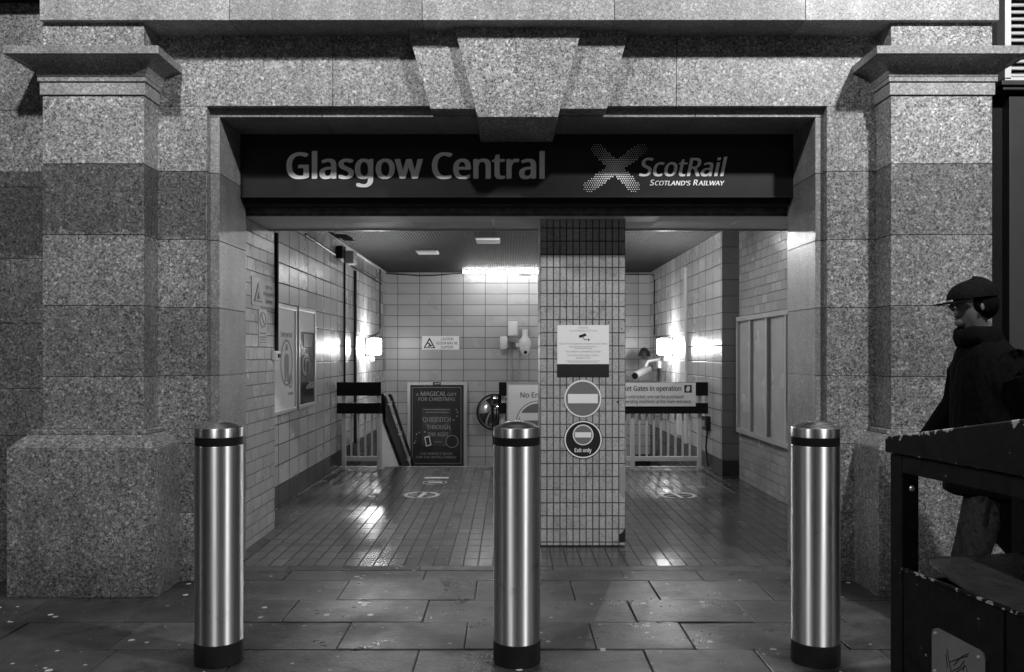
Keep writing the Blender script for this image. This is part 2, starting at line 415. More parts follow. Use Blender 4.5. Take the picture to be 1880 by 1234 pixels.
# trodden chewing gum
warp = k.n('ShaderNodeVectorMath', operation='ADD'); k.t.links.new(k.pos(), warp.inputs[0])
nn = k.n('ShaderNodeTexNoise'); k.t.links.new(k.pos(), nn.inputs['Vector']); nn.inputs['Scale'].default_value = 40
sc_ = k.n('ShaderNodeVectorMath', operation='SCALE'); k.t.links.new(nn.outputs['Color'], sc_.inputs[0]); sc_.inputs[3].default_value = 0.0035
k.t.links.new(sc_.outputs[0], warp.inputs[1])
fl = k.n('ShaderNodeVectorMath', operation='MULTIPLY'); k.t.links.new(warp.outputs[0], fl.inputs[0]); fl.inputs[1].default_value = (1, 1, 0)
v1, d1, v1b = k.voro(7.5, fl.outputs[0]); gum = k.math('MULTIPLY', k.math('LESS_THAN', d1, k.ramp(v1b, 0, 1, 0.05, 0.14)), k.math('GREATER_THAN', v1, 0.15))
v2, d2, v2b = k.voro(16, fl.outputs[0]); gum2 = k.math('MULTIPLY', k.math('LESS_THAN', d2, k.ramp(v2b, 0, 1, .07, .16)), k.math('GREATER_THAN', v2, 0.72))
gm = k.math('MAXIMUM', gum, gum2)
k.color(k.mix(gm, c, k.ramp(v1b, 0, 1, 0.13, 0.5)))
k.rough(k.mix(gm, k.ramp(k.noise(2.2, 5.0, 0.7), 0.32, 0.68, 0.20, 0.52), 0.6))
k.bump(k.math('ADD', k.math('MULTIPLY', k.noise(70, 4.0, 0.7), 0.7), k.math('MULTIPLY', k.noise(7, 5.0, .65), 1.6)), 0.006, 0.6)
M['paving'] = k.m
M['joint_dirt'] = plain('joint_dirt', 0.02, 0.8, var=0.3)

TW = 0.3855; THT = 0.1915
back_z0 = 1.359
M['tile_back'] = tiles('tile_back', 'x', TW, THT, -1.956, back_z0, 0.38, 0.010, 0.05, 0.07, 0.30, tilt=1.2, below=(0.2-9, 0.3))
M['tile_side'] = tiles('tile_side', 'y', TW, THT, 8.28, back_z0, 0.47, 0.011, 0.04, 0.08, 0.28, tilt=1.0, below=(0.21, 0.13), altj=0.019)
M['tile_pier_shaded'] = tiles('tile_pier_shaded', 'x', TW, THT, 2.105, back_z0, 0.18, 0.010, 0.06, 0.08, 0.22, tilt=1.0, below=(0.21, 0.16))  # darker copy of the wall tile: the pier's shade is in its colour
M['tile_ribbed'] = tiles('tile_ribbed', 'y', 0.20, 0.0965, 6.0, 0.055, 0.46, 0.007, 0.09, 0.06, 0.25, stagger=1.0, ribs=0.022, dirt=0.12)
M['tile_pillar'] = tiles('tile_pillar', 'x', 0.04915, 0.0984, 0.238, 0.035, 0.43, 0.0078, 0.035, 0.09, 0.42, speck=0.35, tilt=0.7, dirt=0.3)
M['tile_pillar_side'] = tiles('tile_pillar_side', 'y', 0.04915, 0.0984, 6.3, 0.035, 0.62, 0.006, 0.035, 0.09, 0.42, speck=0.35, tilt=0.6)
M['tile_floor'] = tiles('tile_floor', 'x', 0.1025, 0.205, -0.211, 5.73, 0.075, 0.009, 0.009, 0.14, 0.22, tilt=0.35, plane='floor', dirt=0.5, spec=0.9)
M['ceil_panel'] = tiles('ceil_panel', 'x', 0.62, 0.30, -1.98, 6.11, 0.62, 0.016, 0.55, 0.06, 0.7, plane='floor', dirt=0.2)
k = NT('ceiling_slats'); k.pos()
sn = k.math('SINE', k.math('MULTIPLY', k._x, 2*math.pi/0.036)); sn2 = k.math('SINE', k.math('MULTIPLY', k._y, 2*math.pi/0.10))
k.color(k.math('MULTIPLY', 0.022, k.math('MULTIPLY', k.ramp(sn, -1, 0.2, 0.6, 1.0), k.ramp(sn2, -1, -0.8, 0.7, 1.0)))); k.rough(0.55); k.bump(sn, 0.003, 0.8); k.b.inputs['Specular IOR Level'].default_value = 0.12
M['ceiling_slats'] = k.m

# ================================================================== THE SETTING
# ground behind everything, road, pavement
b = MB(); b.box(-120, 120, -120, 120, -0.60, -0.45)
# (a pit is left for the stair: the base sheet lies below the shallow floors and is cut round the stairwell)
b.bm.free(); b = MB()
for (x0, x1, y0, y1) in ((-120, 120, -120, 5.6), (-120, -3.2, 5.6, 120), (3.6, 120, 5.6, 120), (-3.2, 3.6, 17, 120)):
    b.box(x0, x1, y0, y1, -0.30, -0.16)
struct('ground', b, M['asphalt'])
b = MB(); b.box(-60, 60, -9.2, -1.2, -0.15, -0.12); struct('road', b, M['asphalt'])
b = MB(); b.box(-60, 60, -1.2, 5.617, -0.15, -0.012); b.box(-60, 60, -13, -9.2, -0.15, -0.0)
struct('pavement_bed', b, M['joint_dirt'])
b = MB()
rows = [(5.37, 5.613, None), (4.934, 5.37, [-1.015, -.20, .393, .894, 1.57]), (4.528, 4.934, [-1.233, -.467, .695, 1.33]),
        (4.114, 4.528, [-.85, -.219, .43, .919]), (3.69, 4.114, [-1.3, -.44, .66, 1.2]), (3.27, 3.69, [-.9, -.1, .5, 1.1]), (2.85, 3.27, [-1.2, -.4, .3, 1.0]),
        (2.4, 2.85, [-.8, .1, .8]), (1.95, 2.4, [-1.2, -.3, .5]), (1.5, 1.95, [-.8, 0, .8]), (1.0, 1.5, [-.4, .4]), (.5, 1.0, [-.7, .1, .9]), (0, .5, [-.4, .5]), (-.5, 0, [0, .8]), (-1.1, -.5, [-.4, .4])]
rows[0] = (5.37, 5.613, [-1.45, -.55, -.05, .75, 1.25])
for (y0, y1, js) in rows:
    xs = list(js)
    while xs[-1] < 9: xs.append(xs[-1] + random.choice((.5, .62, .76, .85)))
    while xs[0] > -9: xs.insert(0, xs[0] - random.choice((.5, .62, .76, .85)))
    for a, c_ in zip(xs, xs[1:]):
        dz = random.uniform(-.003, .003); gp = random.uniform(.0018, .0042)
        vs = b.box(a+gp, c_-gp, y0+gp, y1-gp, -0.06, dz)
struct('pavement', b, M['paving'], bevel=0.004)
b = MB(); x = -2.4
while x < 2.5:
    b.box(x, x+0.895, 5.62, 5.727, -0.06, 0.0005); x += 0.9
struct('threshold_kerb', b, M['paving'], bevel=0.003)
b = MB(); b.box(-2.6, 2.9, 5.73, 10.77, -0.15, 0.0); struct('interior_floor', b, M['tile_floor'])
b = MB(); b.box(-2.3, 2.6, 10.77, 10.80, -0.13, 0.003); struct('floor_edge_strip', b, M['alu'])

# interior walls
WL, WR, YB, CZ = -2.17, 2.49, 14.77, 2.89
ZB = -2.6
def wall(name, mb, mat, label): 
    o = mb.build(name, mat); tag(o, label, 'wall'); o['kind'] = 'structure'; return o
b = MB(); b.box(WL-0.2, WL, 6.98, YB+0.2, ZB, CZ+0.1); wall('wall_left', b, M['tile_side'], 'left wall of large glazed tiles with dark skirting')
b = MB(); b.box(WR, WR+0.4, 9.785, YB+0.2, ZB, CZ+0.1); wall('wall_right', b, M['tile_side'], 'right wall of large glazed tiles past the pier')
b = MB(); b.box(WR-0.001+0.003, 2.9, 9.775, 9.784, 0, CZ+0.1); wall('wall_pier', b, M['tile_pier_shaded'], 'narrow tiled pier face on the right, shade put into its tile colour')
b = MB(); b.box(WL, WR, YB, YB+0.2, ZB, CZ+0.1); wall('wall_back', b, M['tile_back'], 'back wall of large glazed tiles over the stairs')
b = MB(); b.box(2.69, 2.9, 5.95, 9.775, 0, CZ+0.1); wall('wall_ribbed_right', b, M['tile_ribbed'], 'ribbed tile wall around the panelled window')
b = MB(); b.box(-2.3, -1.95, 5.95, 6.98, 0, CZ+0.1); wall('wall_ribbed_left', b, M['tile_ribbed'], 'ribbed tile wall just inside the left jamb')
b = MB(); b.box(WL-.2, 2.9, 6.82, YB+0.2, CZ, CZ+0.1); struct('ceiling', b, M['ceiling_slats'])
b = MB(); b.box(-2.3, 2.9, 6.11, 6.80, 2.462, 2.50); struct('ceiling_lowered', b, M['ceil_panel'])
b = MB(); b.box(-2.3, 2.9, 6.80, 6.82, 2.45, 3.0); struct('ceiling_bulkhead', b, M['panel_grey'])
b = MB(); b.box(WL, WL+0.03, 7.0, YB, CZ-0.02, CZ-0.001); struct('ceiling_trim', b, M['white_paint'])

# stairs going down, landing floor
b = MB(); z = -0.001
for i in range(12):
    y0 = 10.80 + i*0.30; b.box(-1.6, -0.12, y0, y0+0.30, -2.2, -0.165*(i+1))
tag(b.build('staircase', M['tile_floor']), 'tiled staircase going down behind the railings', 'stairs')
b = MB(); b.box(WL, WR, 10.77, YB, ZB-0.1, -2.2); struct('lower_floor', b, M['tile_floor'])
b = MB(); b.box(-2.3, 2.6, 10.60, 10.768, ZB, -0.15); struct('stairwell_wall', b, M['tile_back'])

# ================================================================== STATION BUILDING
fac = thing('station_building', 'granite station entrance front with pilasters, keystone and beam over the doorway', 'building', (0, 5.33, 0))
J = [0.0, .44, .877, 1.31, 1.745, 2.178, 2.612, 3.0385, 3.475]
gp = 0.0016
def courses(b, x0, x1, y0, y1, js, vj=None):
    for z0, z1 in zip(js, js[1:]): b.box(x0, x1, y0, y1, z0+gp, z1-gp)
    b.box(x0+.008, x1-.008, y0+.008, y1, js[0], js[-1])
# wall, plane y = 5.33
b = MB()
courses(b, -2.30, -1.92, 5.33, 5.388, J[:7]+[3.027]); courses(b, 2.024, 2.40, 5.33, 5.388, J[:7]+[3.027])
courses(b, -9, -2.80, 5.33, 5.5, [0, .93, 1.31-.08, 1.745-.1, 2.178-.12, 2.612-.1, 3.0, 3.685])
for a, c_ in ((-2.30, -1.12), (-1.12, -.02), (-.02, 1.067), (1.067, 2.40)): b.box(a+gp, c_-gp, 5.33, 5.388, 3.027, 3.60)
b.build('wall', M['granite'], fac, bevel=0.0018, seg=1)
# inner frame and reveal
b = MB()
courses(b, -2.25, -1.861, 5.390, 5.93, J[:7]+[2.974]); courses(b, 1.973, 2.40, 5.390, 5.93, J[:7]+[2.974])
for a, c_ in ((-2.25, -1.2), (-1.2, -.02), (-.02, 1.2), (1.2, 2.40)): b.box(a+gp, c_-gp, 5.390, 5.809, 2.974, 3.3)
b.build('door_surround', M['granite_jamb'], fac, bevel=0.0018, seg=1)
# main beam
b = MB(); xs = [-2.847, -1.694, -.525, .641, 1.80, 2.976]
for a, c_ in zip(xs, xs[1:]): b.box(a+gp, c_-gp, 5.08, 5.5, 3.475, 4.05)
b.box(-2.83, 2.96, 5.09, 5.5, 3.48, 4.0)
b.build('beam', M['granite_beam'], fac, bevel=0.002, seg=1)
b = MB(); b.box(-9, 12, 5.0, 5.6, 4.055, 4.4)
for zz in range(6): b.box(-9, 12, 5.1, 5.6, 4.41+zz*.7, 5.10+zz*.7)
b.build('upper_wall', M['granite_beam'], fac)
b = MB(); b.box(-9, -2.86, 5.18, 5.33, 3.69, 3.80); b.build('moulding_shadow_band', M['dark_paint'], fac)  # dark band standing in for the shadow under a moulding
# keystone
def voussoir(b, pts, y0, y1):
    b.prism(pts, y0, y1, 'y')
kx = lambda x, y, Y: (PX(x, Y), PZ(y, Y))
ks = thing('x', None, None) if False else None
b = MB(); Yk = 5.195
b.prism([kx(833, 47, Yk), kx(1070, 47, Yk), kx(1024, 215, Yk), kx(877, 215, Yk)], Yk, 5.805, 'y')
key = b.build('keystone', M['granite'], fac, bevel=0.003)
b = MB(); Yo = 5.25
b.prism([kx(748, 55, Yo), kx(838, 55, Yo), kx(874, 200, Yo), kx(790, 200, Yo)], Yo, 5.388, 'y')
b.build('side_stone', M['granite'], key, bevel=0.003); b = MB()
b.prism([kx(1066, 55, Yo), kx(1156, 55, Yo), kx(1114, 200, Yo), kx(1028, 200, Yo)], Yo, 5.388, 'y')
b.build('side_stone', M['granite'], key, bevel=0.003)

def rect_ring(cx, e, z, half=0.309, yf=5.12, yb=5.36):
    h = half + e; return [(cx-h, yf-e, z), (cx+h, yf-e, z), (cx+h, yb, z), (cx-h, yb, z)]
def pilaster(cx, parent):
    b = MB()
    for z0, z1 in zip([.99]+J[3:7]+[3.03], J[3:7]+[3.03]): b.box(cx-.309, cx+.309, 5.12, 5.36, z0+gp, z1-gp)
    b.box(cx-.301, cx+.301, 5.128, 5.36, .99, 3.03)
    b.box(cx-.309, cx+.309, 5.12, 5.36, 3.281, 3.474)
    sh = b.build('pilaster', M['granite'], parent, bevel=0.002, seg=1)
    b = MB()
    b.rings([rect_ring(cx, .138, 0), rect_ring(cx, .138, .887)])
    b.rings([rect_ring(cx, .136, .889), rect_ring(cx, .100, .925), rect_ring(cx, .056, .962)])
    b.rings([rect_ring(cx, .048, .963), rect_ring(cx, .048, .990)])
    b.build('pedestal', M['granite'], sh, bevel=0.003, seg=1)
    b = MB()
    b.rings([rect_ring(cx, .012, 3.031), rect_ring(cx, .012, 3.106)])
    b.rings([rect_ring(cx, .022, 3.109), rect_ring(cx, .022, 3.136)])
    pr = []
    for i in range(9):
        t = i/8; pr.append(rect_ring(cx, .024 + .115*(1-math.cos(t*math.pi/2)) , 3.137 + .094*math.sin(t*math.pi/2)))
    b.rings(pr)
    b.rings([rect_ring(cx, .153, 3.232), rect_ring(cx, .153, 3.280)])
    b.build('capital', M['granite_beam'], sh, bevel=0.002, seg=1)
pilaster(-2.54, fac); pilaster(2.646, fac)

# dark shopfront on the far right
sf = thing('shopfront', 'dark painted shopfront with white louvred vent beside the right pilaster', 'shopfront', (5, 5.45, 0))
b = MB(); b.box(3.02, 9, 5.50, 5.55, 0, 4.05); b.box(2.90, 3.02, 5.62, 5.66, 0, 4.05); b.build('backing', M['black'], sf)
b = MB(); b.box(3.24, 9, 5.42, 5.50, 0.35, 3.12); b.box(3.2, 9, 5.40, 5.50, 0, .33); b.build('panel', M['shop_dark'], sf, bevel=0.004)
b = MB(); b.box(3.17, 9, 5.37, 5.50, 3.145, 3.165); b.box(3.15, 9, 5.35, 5.50, 3.17, 3.20); b.build('rail', M['shop_dark'], sf, bevel=0.003)
fr = MB(); fr.box(3.20, 3.24, 5.40, 5.50, 3.22, 3.99); fr.box(3.20, 9, 5.40, 5.50, 3.20, 3.235); fr.box(3.20, 9, 5.40, 5.50, 3.97, 4.04)
vo = fr.build('louvre', M['white_paint'], sf, bevel=0.003)
b = MB()
for i in range(16):
    z0 = 3.245 + i*0.0455
    b.rings([[(3.241, 5.41, z0), (3.241, 5.418, z0-.004), (3.241, 5.47, z0+.034), (3.241, 5.462, z0+.038)],
             [(9, 5.41, z0), (9, 5.418, z0-.004), (9, 5.47, z0+.034), (9, 5.462, z0+.038)]])
b.build('slats', M['white_paint'], vo)

# roller shutter housing and guides
rs = thing('roller_shutter', 'dark roller shutter housing and guides under the station sign', 'roller shutter', (0, 6, 2.5))
b = MB(); b.box(-1.97, 2.1, 5.87, 6.04, 2.50, 2.95); b.build('housing', M['soot'], rs)
b = MB(); b.box(-1.97, 2.1, 6.045, 6.075, 2.475, 2.52); b.box(-1.97, 2.1, 6.077, 6.108, 2.452, 2.53); b.build('bottom_rail', M['rust'], rs, bevel=0.003)
b = MB(); b.box(-1.945, -1.925, 5.94, 6.05, 0, 2.5); b.box(-1.99, -1.95, 5.932, 6.05, 0, 2.5); b.build('guide', M['soot'], rs)
b = MB(); b.box(2.03, 2.08, 5.94, 6.05, 0, 2.5); b.build('guide', M['soot'], rs)

# ================================================================== STATION SIGN
YS = 5.81
sg = thing('station_sign', 'long black fascia sign with pale station name over the doorway', 'sign', (0.06, YS, 2.54))
b = MB(); b.box(-1.861, 1.973, YS, 5.86, 2.538, 2.972); b.build('panel', M['sign_black'], sg)
b = MB(); b.box(-1.861, 1.973, YS-0.006, YS-0.0005, 2.535, 2.545); b.build('edge_trim', M['dark_paint'], sg)
def sx(x): return PX(x, YS)
def sz(y): return PZ(y, YS)
text('lettering', 'Glasgow Central', (328-281)*YS/F, sx(526), sz(328), YS-0.0005, M['white_letter'], sg, width=(1000-526)*YS/F, bold=0.030, align='LEFT', depth=0.004)
text('operator_lettering', 'ScotRail', (323-290)*YS/F, sx(1173), sz(323.5), YS-0.0005, M['white_letter'], sg, width=(1335-1173)*YS/F, bold=0.022, shear=0.22, align='LEFT', depth=0.004)
def smallcaps(words, xa, xb, base, ch, cl):
    # each word: big first letter then smaller capitals
    x = xa; parts = []
    for wd, x0, x1 in words:
        f = wd[0]; o1 = text('strapline_lettering', f, ch, sx(x0), sz(base), YS-0.0005, M['white_letter'], sg, bold=0.02, shear=0.2, align='LEFT', depth=0.003, xs=.95)
        text('strapline_lettering', wd[1:], cl, sx(x0+9.2), sz(base), YS-0.0005, M['white_letter'], sg, width=(x1-x0-9.2)*YS/F, bold=0.018, shear=0.2, align='LEFT', depth=0.003)
smallcaps((("SCOTLAND'S", 1193, 1268), ("RAILWAY", 1272.5, 1330)), 1193, 1330, 340.5, 10.3*YS/F, 8.2*YS/F)
# saltire of dots
b = MB()
def seg_d(px, py, ax, ay, bx, by):
    vx, vy = bx-ax, by-ay; t = max(0, min(1, ((px-ax)*vx+(py-ay)*vy)/(vx*vx+vy*vy)))
    return math.hypot(px-ax-t*vx, py-ay-t*vy)
yy = 262.0; r_i = 0
while yy < 356:
    xx = 1068.0 + (2.0 if r_i % 2 else 0)
    while xx < 1194:
        d = min(seg_d(xx, yy, 1096, 274, 1164, 343), seg_d(xx, yy, 1177, 274, 1082, 343))
        if d < 11.2:
            dc = math.hypot(xx-1129, yy-309)
            rad = 2.15 - 0.021*dc
            if yy < 290: rad *= 0.8
            rad = max(rad, 0.65)
            cx_, cz_ = sx(xx), sz(yy); rr = rad*YS/F
            vs = [b.bm.verts.new((cx_+rr*math.cos(q*math.pi/3), YS-0.003, cz_+rr*math.sin(q*math.pi/3))) for q in range(6)]
            b.bm.faces.new(vs)
        xx += 4.05
    yy += 3.9; r_i += 1
r_ = bmesh.ops.extrude_face_region(b.bm, geom=b.bm.faces[:])
for v in r_['geom']:
    if isinstance(v, bmesh.types.BMVert): v.co.y += 0.0026
b.build('cross_emblem', M['white_letter'], sg)

# ================================================================== TILED PILLAR
pl = thing('tiled_pillar', 'square pillar of small pale upright tiles in the middle of the entrance', 'pillar', (.5575, 6.55, 0))
b = MB(); b.box(.238, .877, 6.3, 6.8, 0.012, 2.461); o = b.build('shaft', M['tile_pillar'], pl)
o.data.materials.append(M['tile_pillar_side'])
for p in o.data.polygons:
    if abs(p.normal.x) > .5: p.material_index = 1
b = MB(); b.box(.2365, .2375, 6.31, 6.79, .01, 2.46); b.bm.free()
b = MB(); q = lambda pts: b.prism([(PX(x, 6.3), PZ(y, 6.3)) for x, y in pts], 6.2975, 6.2995, 'y')
q([(1137, 858), (1142, 854), (1148.3, 852), (1148.3, 898), (1145, 916), (1141, 909), (1137, 903)]); b.build('broken_tile_patch', M['print_mid'], pl)
b = MB(); q([(1137, 981), (1142, 978), (1146, 972), (1148.3, 971.5), (1148.3, 995), (1137, 995)]); b.build('missing_tile_patch', M['print_dark'], pl)
b = MB(); random.seed(3)
for x, y, r in ((1037, 563, 1.6), (1141, 604, 1.3), (1146, 590, 1.1), (1029, 591, 1.0), (1117, 592, 1.3), (1134, 738, 1.8)):
    b.ring_flat(PX(x, 6.3), PZ(y, 6.3), 0.0005, r*6.3/F, 6.2992, plane='y', n=10, th=.002)
b.build('drill_hole_marks', M['print_dark'], pl)

YP = 6.296
def px_(x): return PX(x, YP)
def pz_(y): return PZ(y, YP)
cs = thing('cctv_notice', 'white camera warning notice with black foot on the tiled pillar', 'notice', (px_(1070), YP, pz_(640)))
b = MB(); b.box(px_(1023), px_(1118), YP-.001, YP+.003, pz_(668.5), pz_(597)); b.build('panel', M['panel_white'], cs)
b = MB(); b.box(px_(1023), px_(1118), YP-.0015, YP+.003, pz_(692), pz_(668.7)); b.build('black_foot', M['print_dark'], cs)
YT = YP-.0015
for s_, y, c_, wd in (('ATTENTION', 603.6, 3.4, 18), ('You are entering a CCTV zone', 608.6, 3.2, 50), ('Live CCTV is in operation at stations and on trains', 632.5, 3.0, 88),
    ('Images are being monitored and recorded for the purposes of crime', 637.5, 1.9, 50), ('prevention and public safety', 640.5, 1.9, 31),
    ('This scheme is controlled by ScotRail', 647, 3.2, 65), ('For further information, contact:', 653.8, 3.2, 58), ('0344 811 0141', 658.8, 3.2, 26),
    ('Images may be provided to the police and other agencies', 663.4, 1.7, 62), ('for evidential purposes', 666, 1.7, 52)):
    text('printed_line', s_, c_*YP/F, px_(1070.5), pz_(y), YT, M['print_grey'], cs, width=wd*YP/F, depth=0.0006)
b = MB()
def pq(b, pts, y=YT, d=.001): b.prism([(px_(x), pz_(yy)) for x, yy in pts], y-d, y, 'y')
pq(b, [(1062, 616.5), (1074.5, 612), (1077, 616.3), (1064.7, 620.6)]); pq(b, [(1069.2, 618.5), (1070.3, 618), (1073.5, 623.3), (1081, 623.3), (1081, 624.3), (1073, 624.3)]); pq(b, [(1080, 621.8), (1082, 621.8), (1082, 625.8), (1080, 625.8)])
b.build('camera_symbol', M['print_dark'], cs)

def no_entry(name, label, cx, cy, r, small=False):
    t = thing(name, label, 'sign', (px_(cx), YP, pz_(cy)))
    k_ = YP/F
    b = MB(); b.lathe([(0.0001, YP+.003), (r*k_, YP+.003), (r*k_, YP-.001), (0.0001, YP-.001)], (px_(cx), 0, pz_(cy)), 64, 'y', caps=False)
    if not small:
        b.build('disc', M['panel_white'], t)
        b = MB(); b.lathe([(0.0001, YP-.001), ((r-2.6)*k_, YP-.001), ((r-2.6)*k_, YP-.0022), (0.0001, YP-.0022)], (px_(cx), 0, pz_(cy)), 64, 'y', caps=False); b.build('disc_face', M['sign_red_grey'], t)
        b = MB(); b.ring_flat(px_(cx), pz_(cy), (r)*k_, (r+.9)*k_, YP+.002, plane='y', n=64, th=.003); b.build('rim', M['grey_plastic'], t)
        b = MB(); b.box(px_(cx-27.5), px_(cx+27.5), YP-.0035, YP-.002, pz_(cy+8.5), pz_(cy-8.5)); b.build('bar', M['panel_white'], t, bevel=.006, seg=3)
    else:
        b.build('disc', M['print_dark'], t)
        b = MB(); b.ring_flat(px_(cx), pz_(cy), (r-3.6)*k_, (r-1.2)*k_, YP-.001, plane='y', n=64, th=.0012); b.build('ring', M['panel_white'], t)
        cy2 = cy-8.5
        b = MB(); b.lathe([(0.0001, YP-.001), (19*k_, YP-.001), (19*k_, YP-.0018), (0.0001, YP-.0018)], (px_(cx), 0, pz_(cy2)), 48, 'y', caps=False); b.build('inner_disc', M['panel_white'], t)
        b = MB(); b.lathe([(0.0001, YP-.0018), (17*k_, YP-.0018), (17*k_, YP-.0026), (0.0001, YP-.0026)], (px_(cx), 0, pz_(cy2)), 48, 'y', caps=False); b.build('inner_face', M['sign_red_grey'], t)
        b = MB(); b.box(px_(cx-15), px_(cx+15), YP-.0034, YP-.0024, pz_(cy2+4.8), pz_(cy2-4.8)); b.build('bar', M['panel_white'], t, bevel=.003, seg=2)
        text('lettering', 'Exit only', 7.2*k_, px_(cx), pz_(cy+23.2), YP-.001, M['panel_white'], t, width=31*k_, bold=.03, depth=.001)
no_entry('no_entry_sign', 'round no entry sign with pale bar, upper of two on the pillar', 1070, 732, 34)
no_entry('exit_only_sign', 'round black exit only sign, lower of two on the pillar', 1070.5, 807, 35.5, True)

# ================================================================== BOLLARDS
def bollard(x, y, label):
    t = thing('bollard', label, 'bollard', (x, y, 0), 'steel bollards across the entrance')
    c = (x, y, 0); r = .111
    b = MB(); b.lathe([(r+.001, 0), (r+.001, .098), (r-.003, .1)], c, 64); b.build('base_sleeve', M['dark_paint'], t, smooth=True)
    b = MB(); b.lathe([(r-.003, .1), (r-.001, .101), (r-.001, 1.019), (r-.003, 1.021)], c, 96); b.build('tube', M['steel'], t, smooth=True)
    b = MB(); b.lathe([(r-.004, 1.021), (r-.002, 1.023), (r-.002, 1.058), (r-.004, 1.060)], c, 96); b.build('black_band', M['black'], t, smooth=True)
    b = MB(); b.lathe([(r-.004, 1.060), (r-.001, 1.0615), (r-.001, 1.100), (r-.003, 1.1025)], c, 96)
    cp_ = b.build('cap', M['steel'], t, smooth=True, angle=60)
    b = MB(); b.lathe([(r-.003, 1.1026), (r-.006, 1.106), (r-.014, 1.108), (.08, 1.118), (.055, 1.127), (.028, 1.132), (.002, 1.134)], c, 96)
    b.build('dome', M['steel_dome'], cp_, smooth=True, angle=60)
    return t
b0 = bollard(PX(949, 3.97), 3.97, 'middle steel bollard, standing in front of the tiled pillar')
YBo = 3.97
copy_thing(b0, (PX(402, YBo)-PX(949, YBo), 0, 0), 'left steel bollard, standing by the left door jamb')
copy_thing(b0, (PX(1496, YBo)-PX(949, YBo), -0.008, 0), 'right steel bollard, standing next to the black litter bin')

# ================================================================== INTERIOR OBJECTS
# railings at y = 10.5
YR = 10.52
def railing(label, x0, x1, posts, bal, gname='railing', xb0=None, xb1=None):
    t = thing(gname, label, 'railing', ((x0+x1)/2, YR, 0))
    for p in posts: b = MB(); b.box(p-.025, p+.025, YR-.02, YR+.03, 0, 1.07); b.build('post', M['white_paint'], t, bevel=.004)
    for za, zb in ((.105, .165), (.72, .745)): b = MB(); b.box(x0, x1, YR-.010, YR+.020, za, zb); b.build('rail', M['white_paint'], t, bevel=.003)
    for q in bal:
        b = MB(); b.box(q-.012, q+.012, YR-.004, YR+.014, .16, .73); b.build('baluster', M['white_paint'], t)
    for z0, z1 in ((PZ(726.5, YR), PZ(701.5, YR)), (PZ(759, YR), PZ(739.5, YR))):
        b = MB(); b.box(xb0 if xb0 is not None else x0, xb1 if xb1 is not None else x1, YR-.055, YR-.022, z0, z1); b.build('board', M['black'], t, bevel=.004)
    return t
rx = lambda x: PX(x, YR)
railing('short white railing with two black boards by the left wall', rx(631), rx(696), [rx(631.5), rx(696)], [rx(645), rx(658), rx(670.5), rx(683)], xb0=rx(619.5), xb1=rx(700.5))
bx = [rx(1161 + 13.2*i) for i in range(1, 9)] + [rx(1161 - 13.2*i) for i in range(1, 17)]
railing('long white railing with two black boards behind the pillar', rx(922), rx(1284), [rx(924), rx(1161), rx(1284)], bx, xb0=rx(916), xb1=rx(1299))
# sloping stair handrails
def stair_rail(label, X, sgn):
    t = thing('stair_handrail', label, 'handrail', (X, 10.6, 0))
    y0, y1, sl = 10.52, 14.6, -.478
    def par(b, X0, X1, za, zb): 
        b.rings([[(X0, y0, za), (X1, y0, za), (X1, y0, zb), (X0, y0, zb)], [(X0, y1, za+sl*(y1-y0)), (X1, y1, za+sl*(y1-y0)), (X1, y1, zb+sl*(y1-y0)), (X0, y1, zb+sl*(y1-y0))]])
    b = MB(); par(b, X-.012, X+.012, -.9, .70); b.build('side_panel', M['white_paint'], t)
    b = MB(); par(b, X-.03, X+.03, .70, .95); b.build('black_board', M['black'], t)
    b = MB(); b.tube([(X+sgn*.11, y0-.02, .93), (X+sgn*.11, y0+.1, .90), (X+sgn*.11, y1, .90+sl*(y1-y0-.1))], .021); b.build('grab_rail', M['dark_paint'], t, smooth=True)
    b = MB(); par(b, X+sgn*.045, X+sgn*.055, .62, .93); b.build('inner_board', M['dark_paint'], t)
    for i in range(4):
        b = MB(); yy = y0 + .15 + i*1.0; zz = .90+sl*(yy-y0-.1); b.tube([(X, yy, zz-.07), (X+sgn*.11, yy, zz-.07), (X+sgn*.11, yy, zz)], .010, 6)
        b.build('bracket', M['white_paint'], t)
stair_rail('black sloping stair handrail beside the left railing', -1.6, 1)
stair_rail('black sloping stair handrail at the end of the long railing', -.105, -1)

# boards fixed on the long railing
YN = YR-.060
def nx(x): return PX(x, YN)
def nz(y): return PZ(y, YN)
t = thing('no_entry_board', 'tall grey no entry board on the railing, half hidden by the pillar', 'sign', (nx(988), YN, nz(780)))
b = MB(); b.box(nx(930), nx(1046), YN-.008, YN, nz(862), nz(702)); b.build('panel', M['panel_white'], t)
b = MB()
for (a, c_, d_, e_) in ((930, 933, 702, 862), (1043, 1046, 702, 862)): b.box(nx(a), nx(c_), YN-.013, YN-.009, nz(e_), nz(d_))
b.box(nx(933), nx(1043), YN-.013, YN-.009, nz(705), nz(702)); b.build('frame', M['alu'], t)
text('lettering', 'No Entry', 9.6*YN/F, nx(955.5), nz(730), YN-.009, M['print_dark'], t, bold=.008, align='LEFT', width=51*YN/F)
b = MB(); b.lathe([(.0001, YN-.008), (41.5*YN/F, YN-.008), (41.5*YN/F, YN-.010), (.0001, YN-.010)], (nx(988), 0, nz(777)), 64, 'y', caps=False); b.build('disc_edge', M['print_mid'], t)
b = MB(); b.lathe([(.0001, YN-.010), (39.5*YN/F, YN-.010), (39.5*YN/F, YN-.012), (.0001, YN-.012)], (nx(988), 0, nz(777)), 64, 'y', caps=False); b.build('disc_rim', M['panel_white'], t)
b = MB(); b.lathe([(.0001, YN-.012), (36.5*YN/F, YN-.012), (36.5*YN/F, YN-.014), (.0001, YN-.014)], (nx(988), 0, nz(777)), 64, 'y', caps=False); b.build('disc_face', M['sign_red_grey'], t)
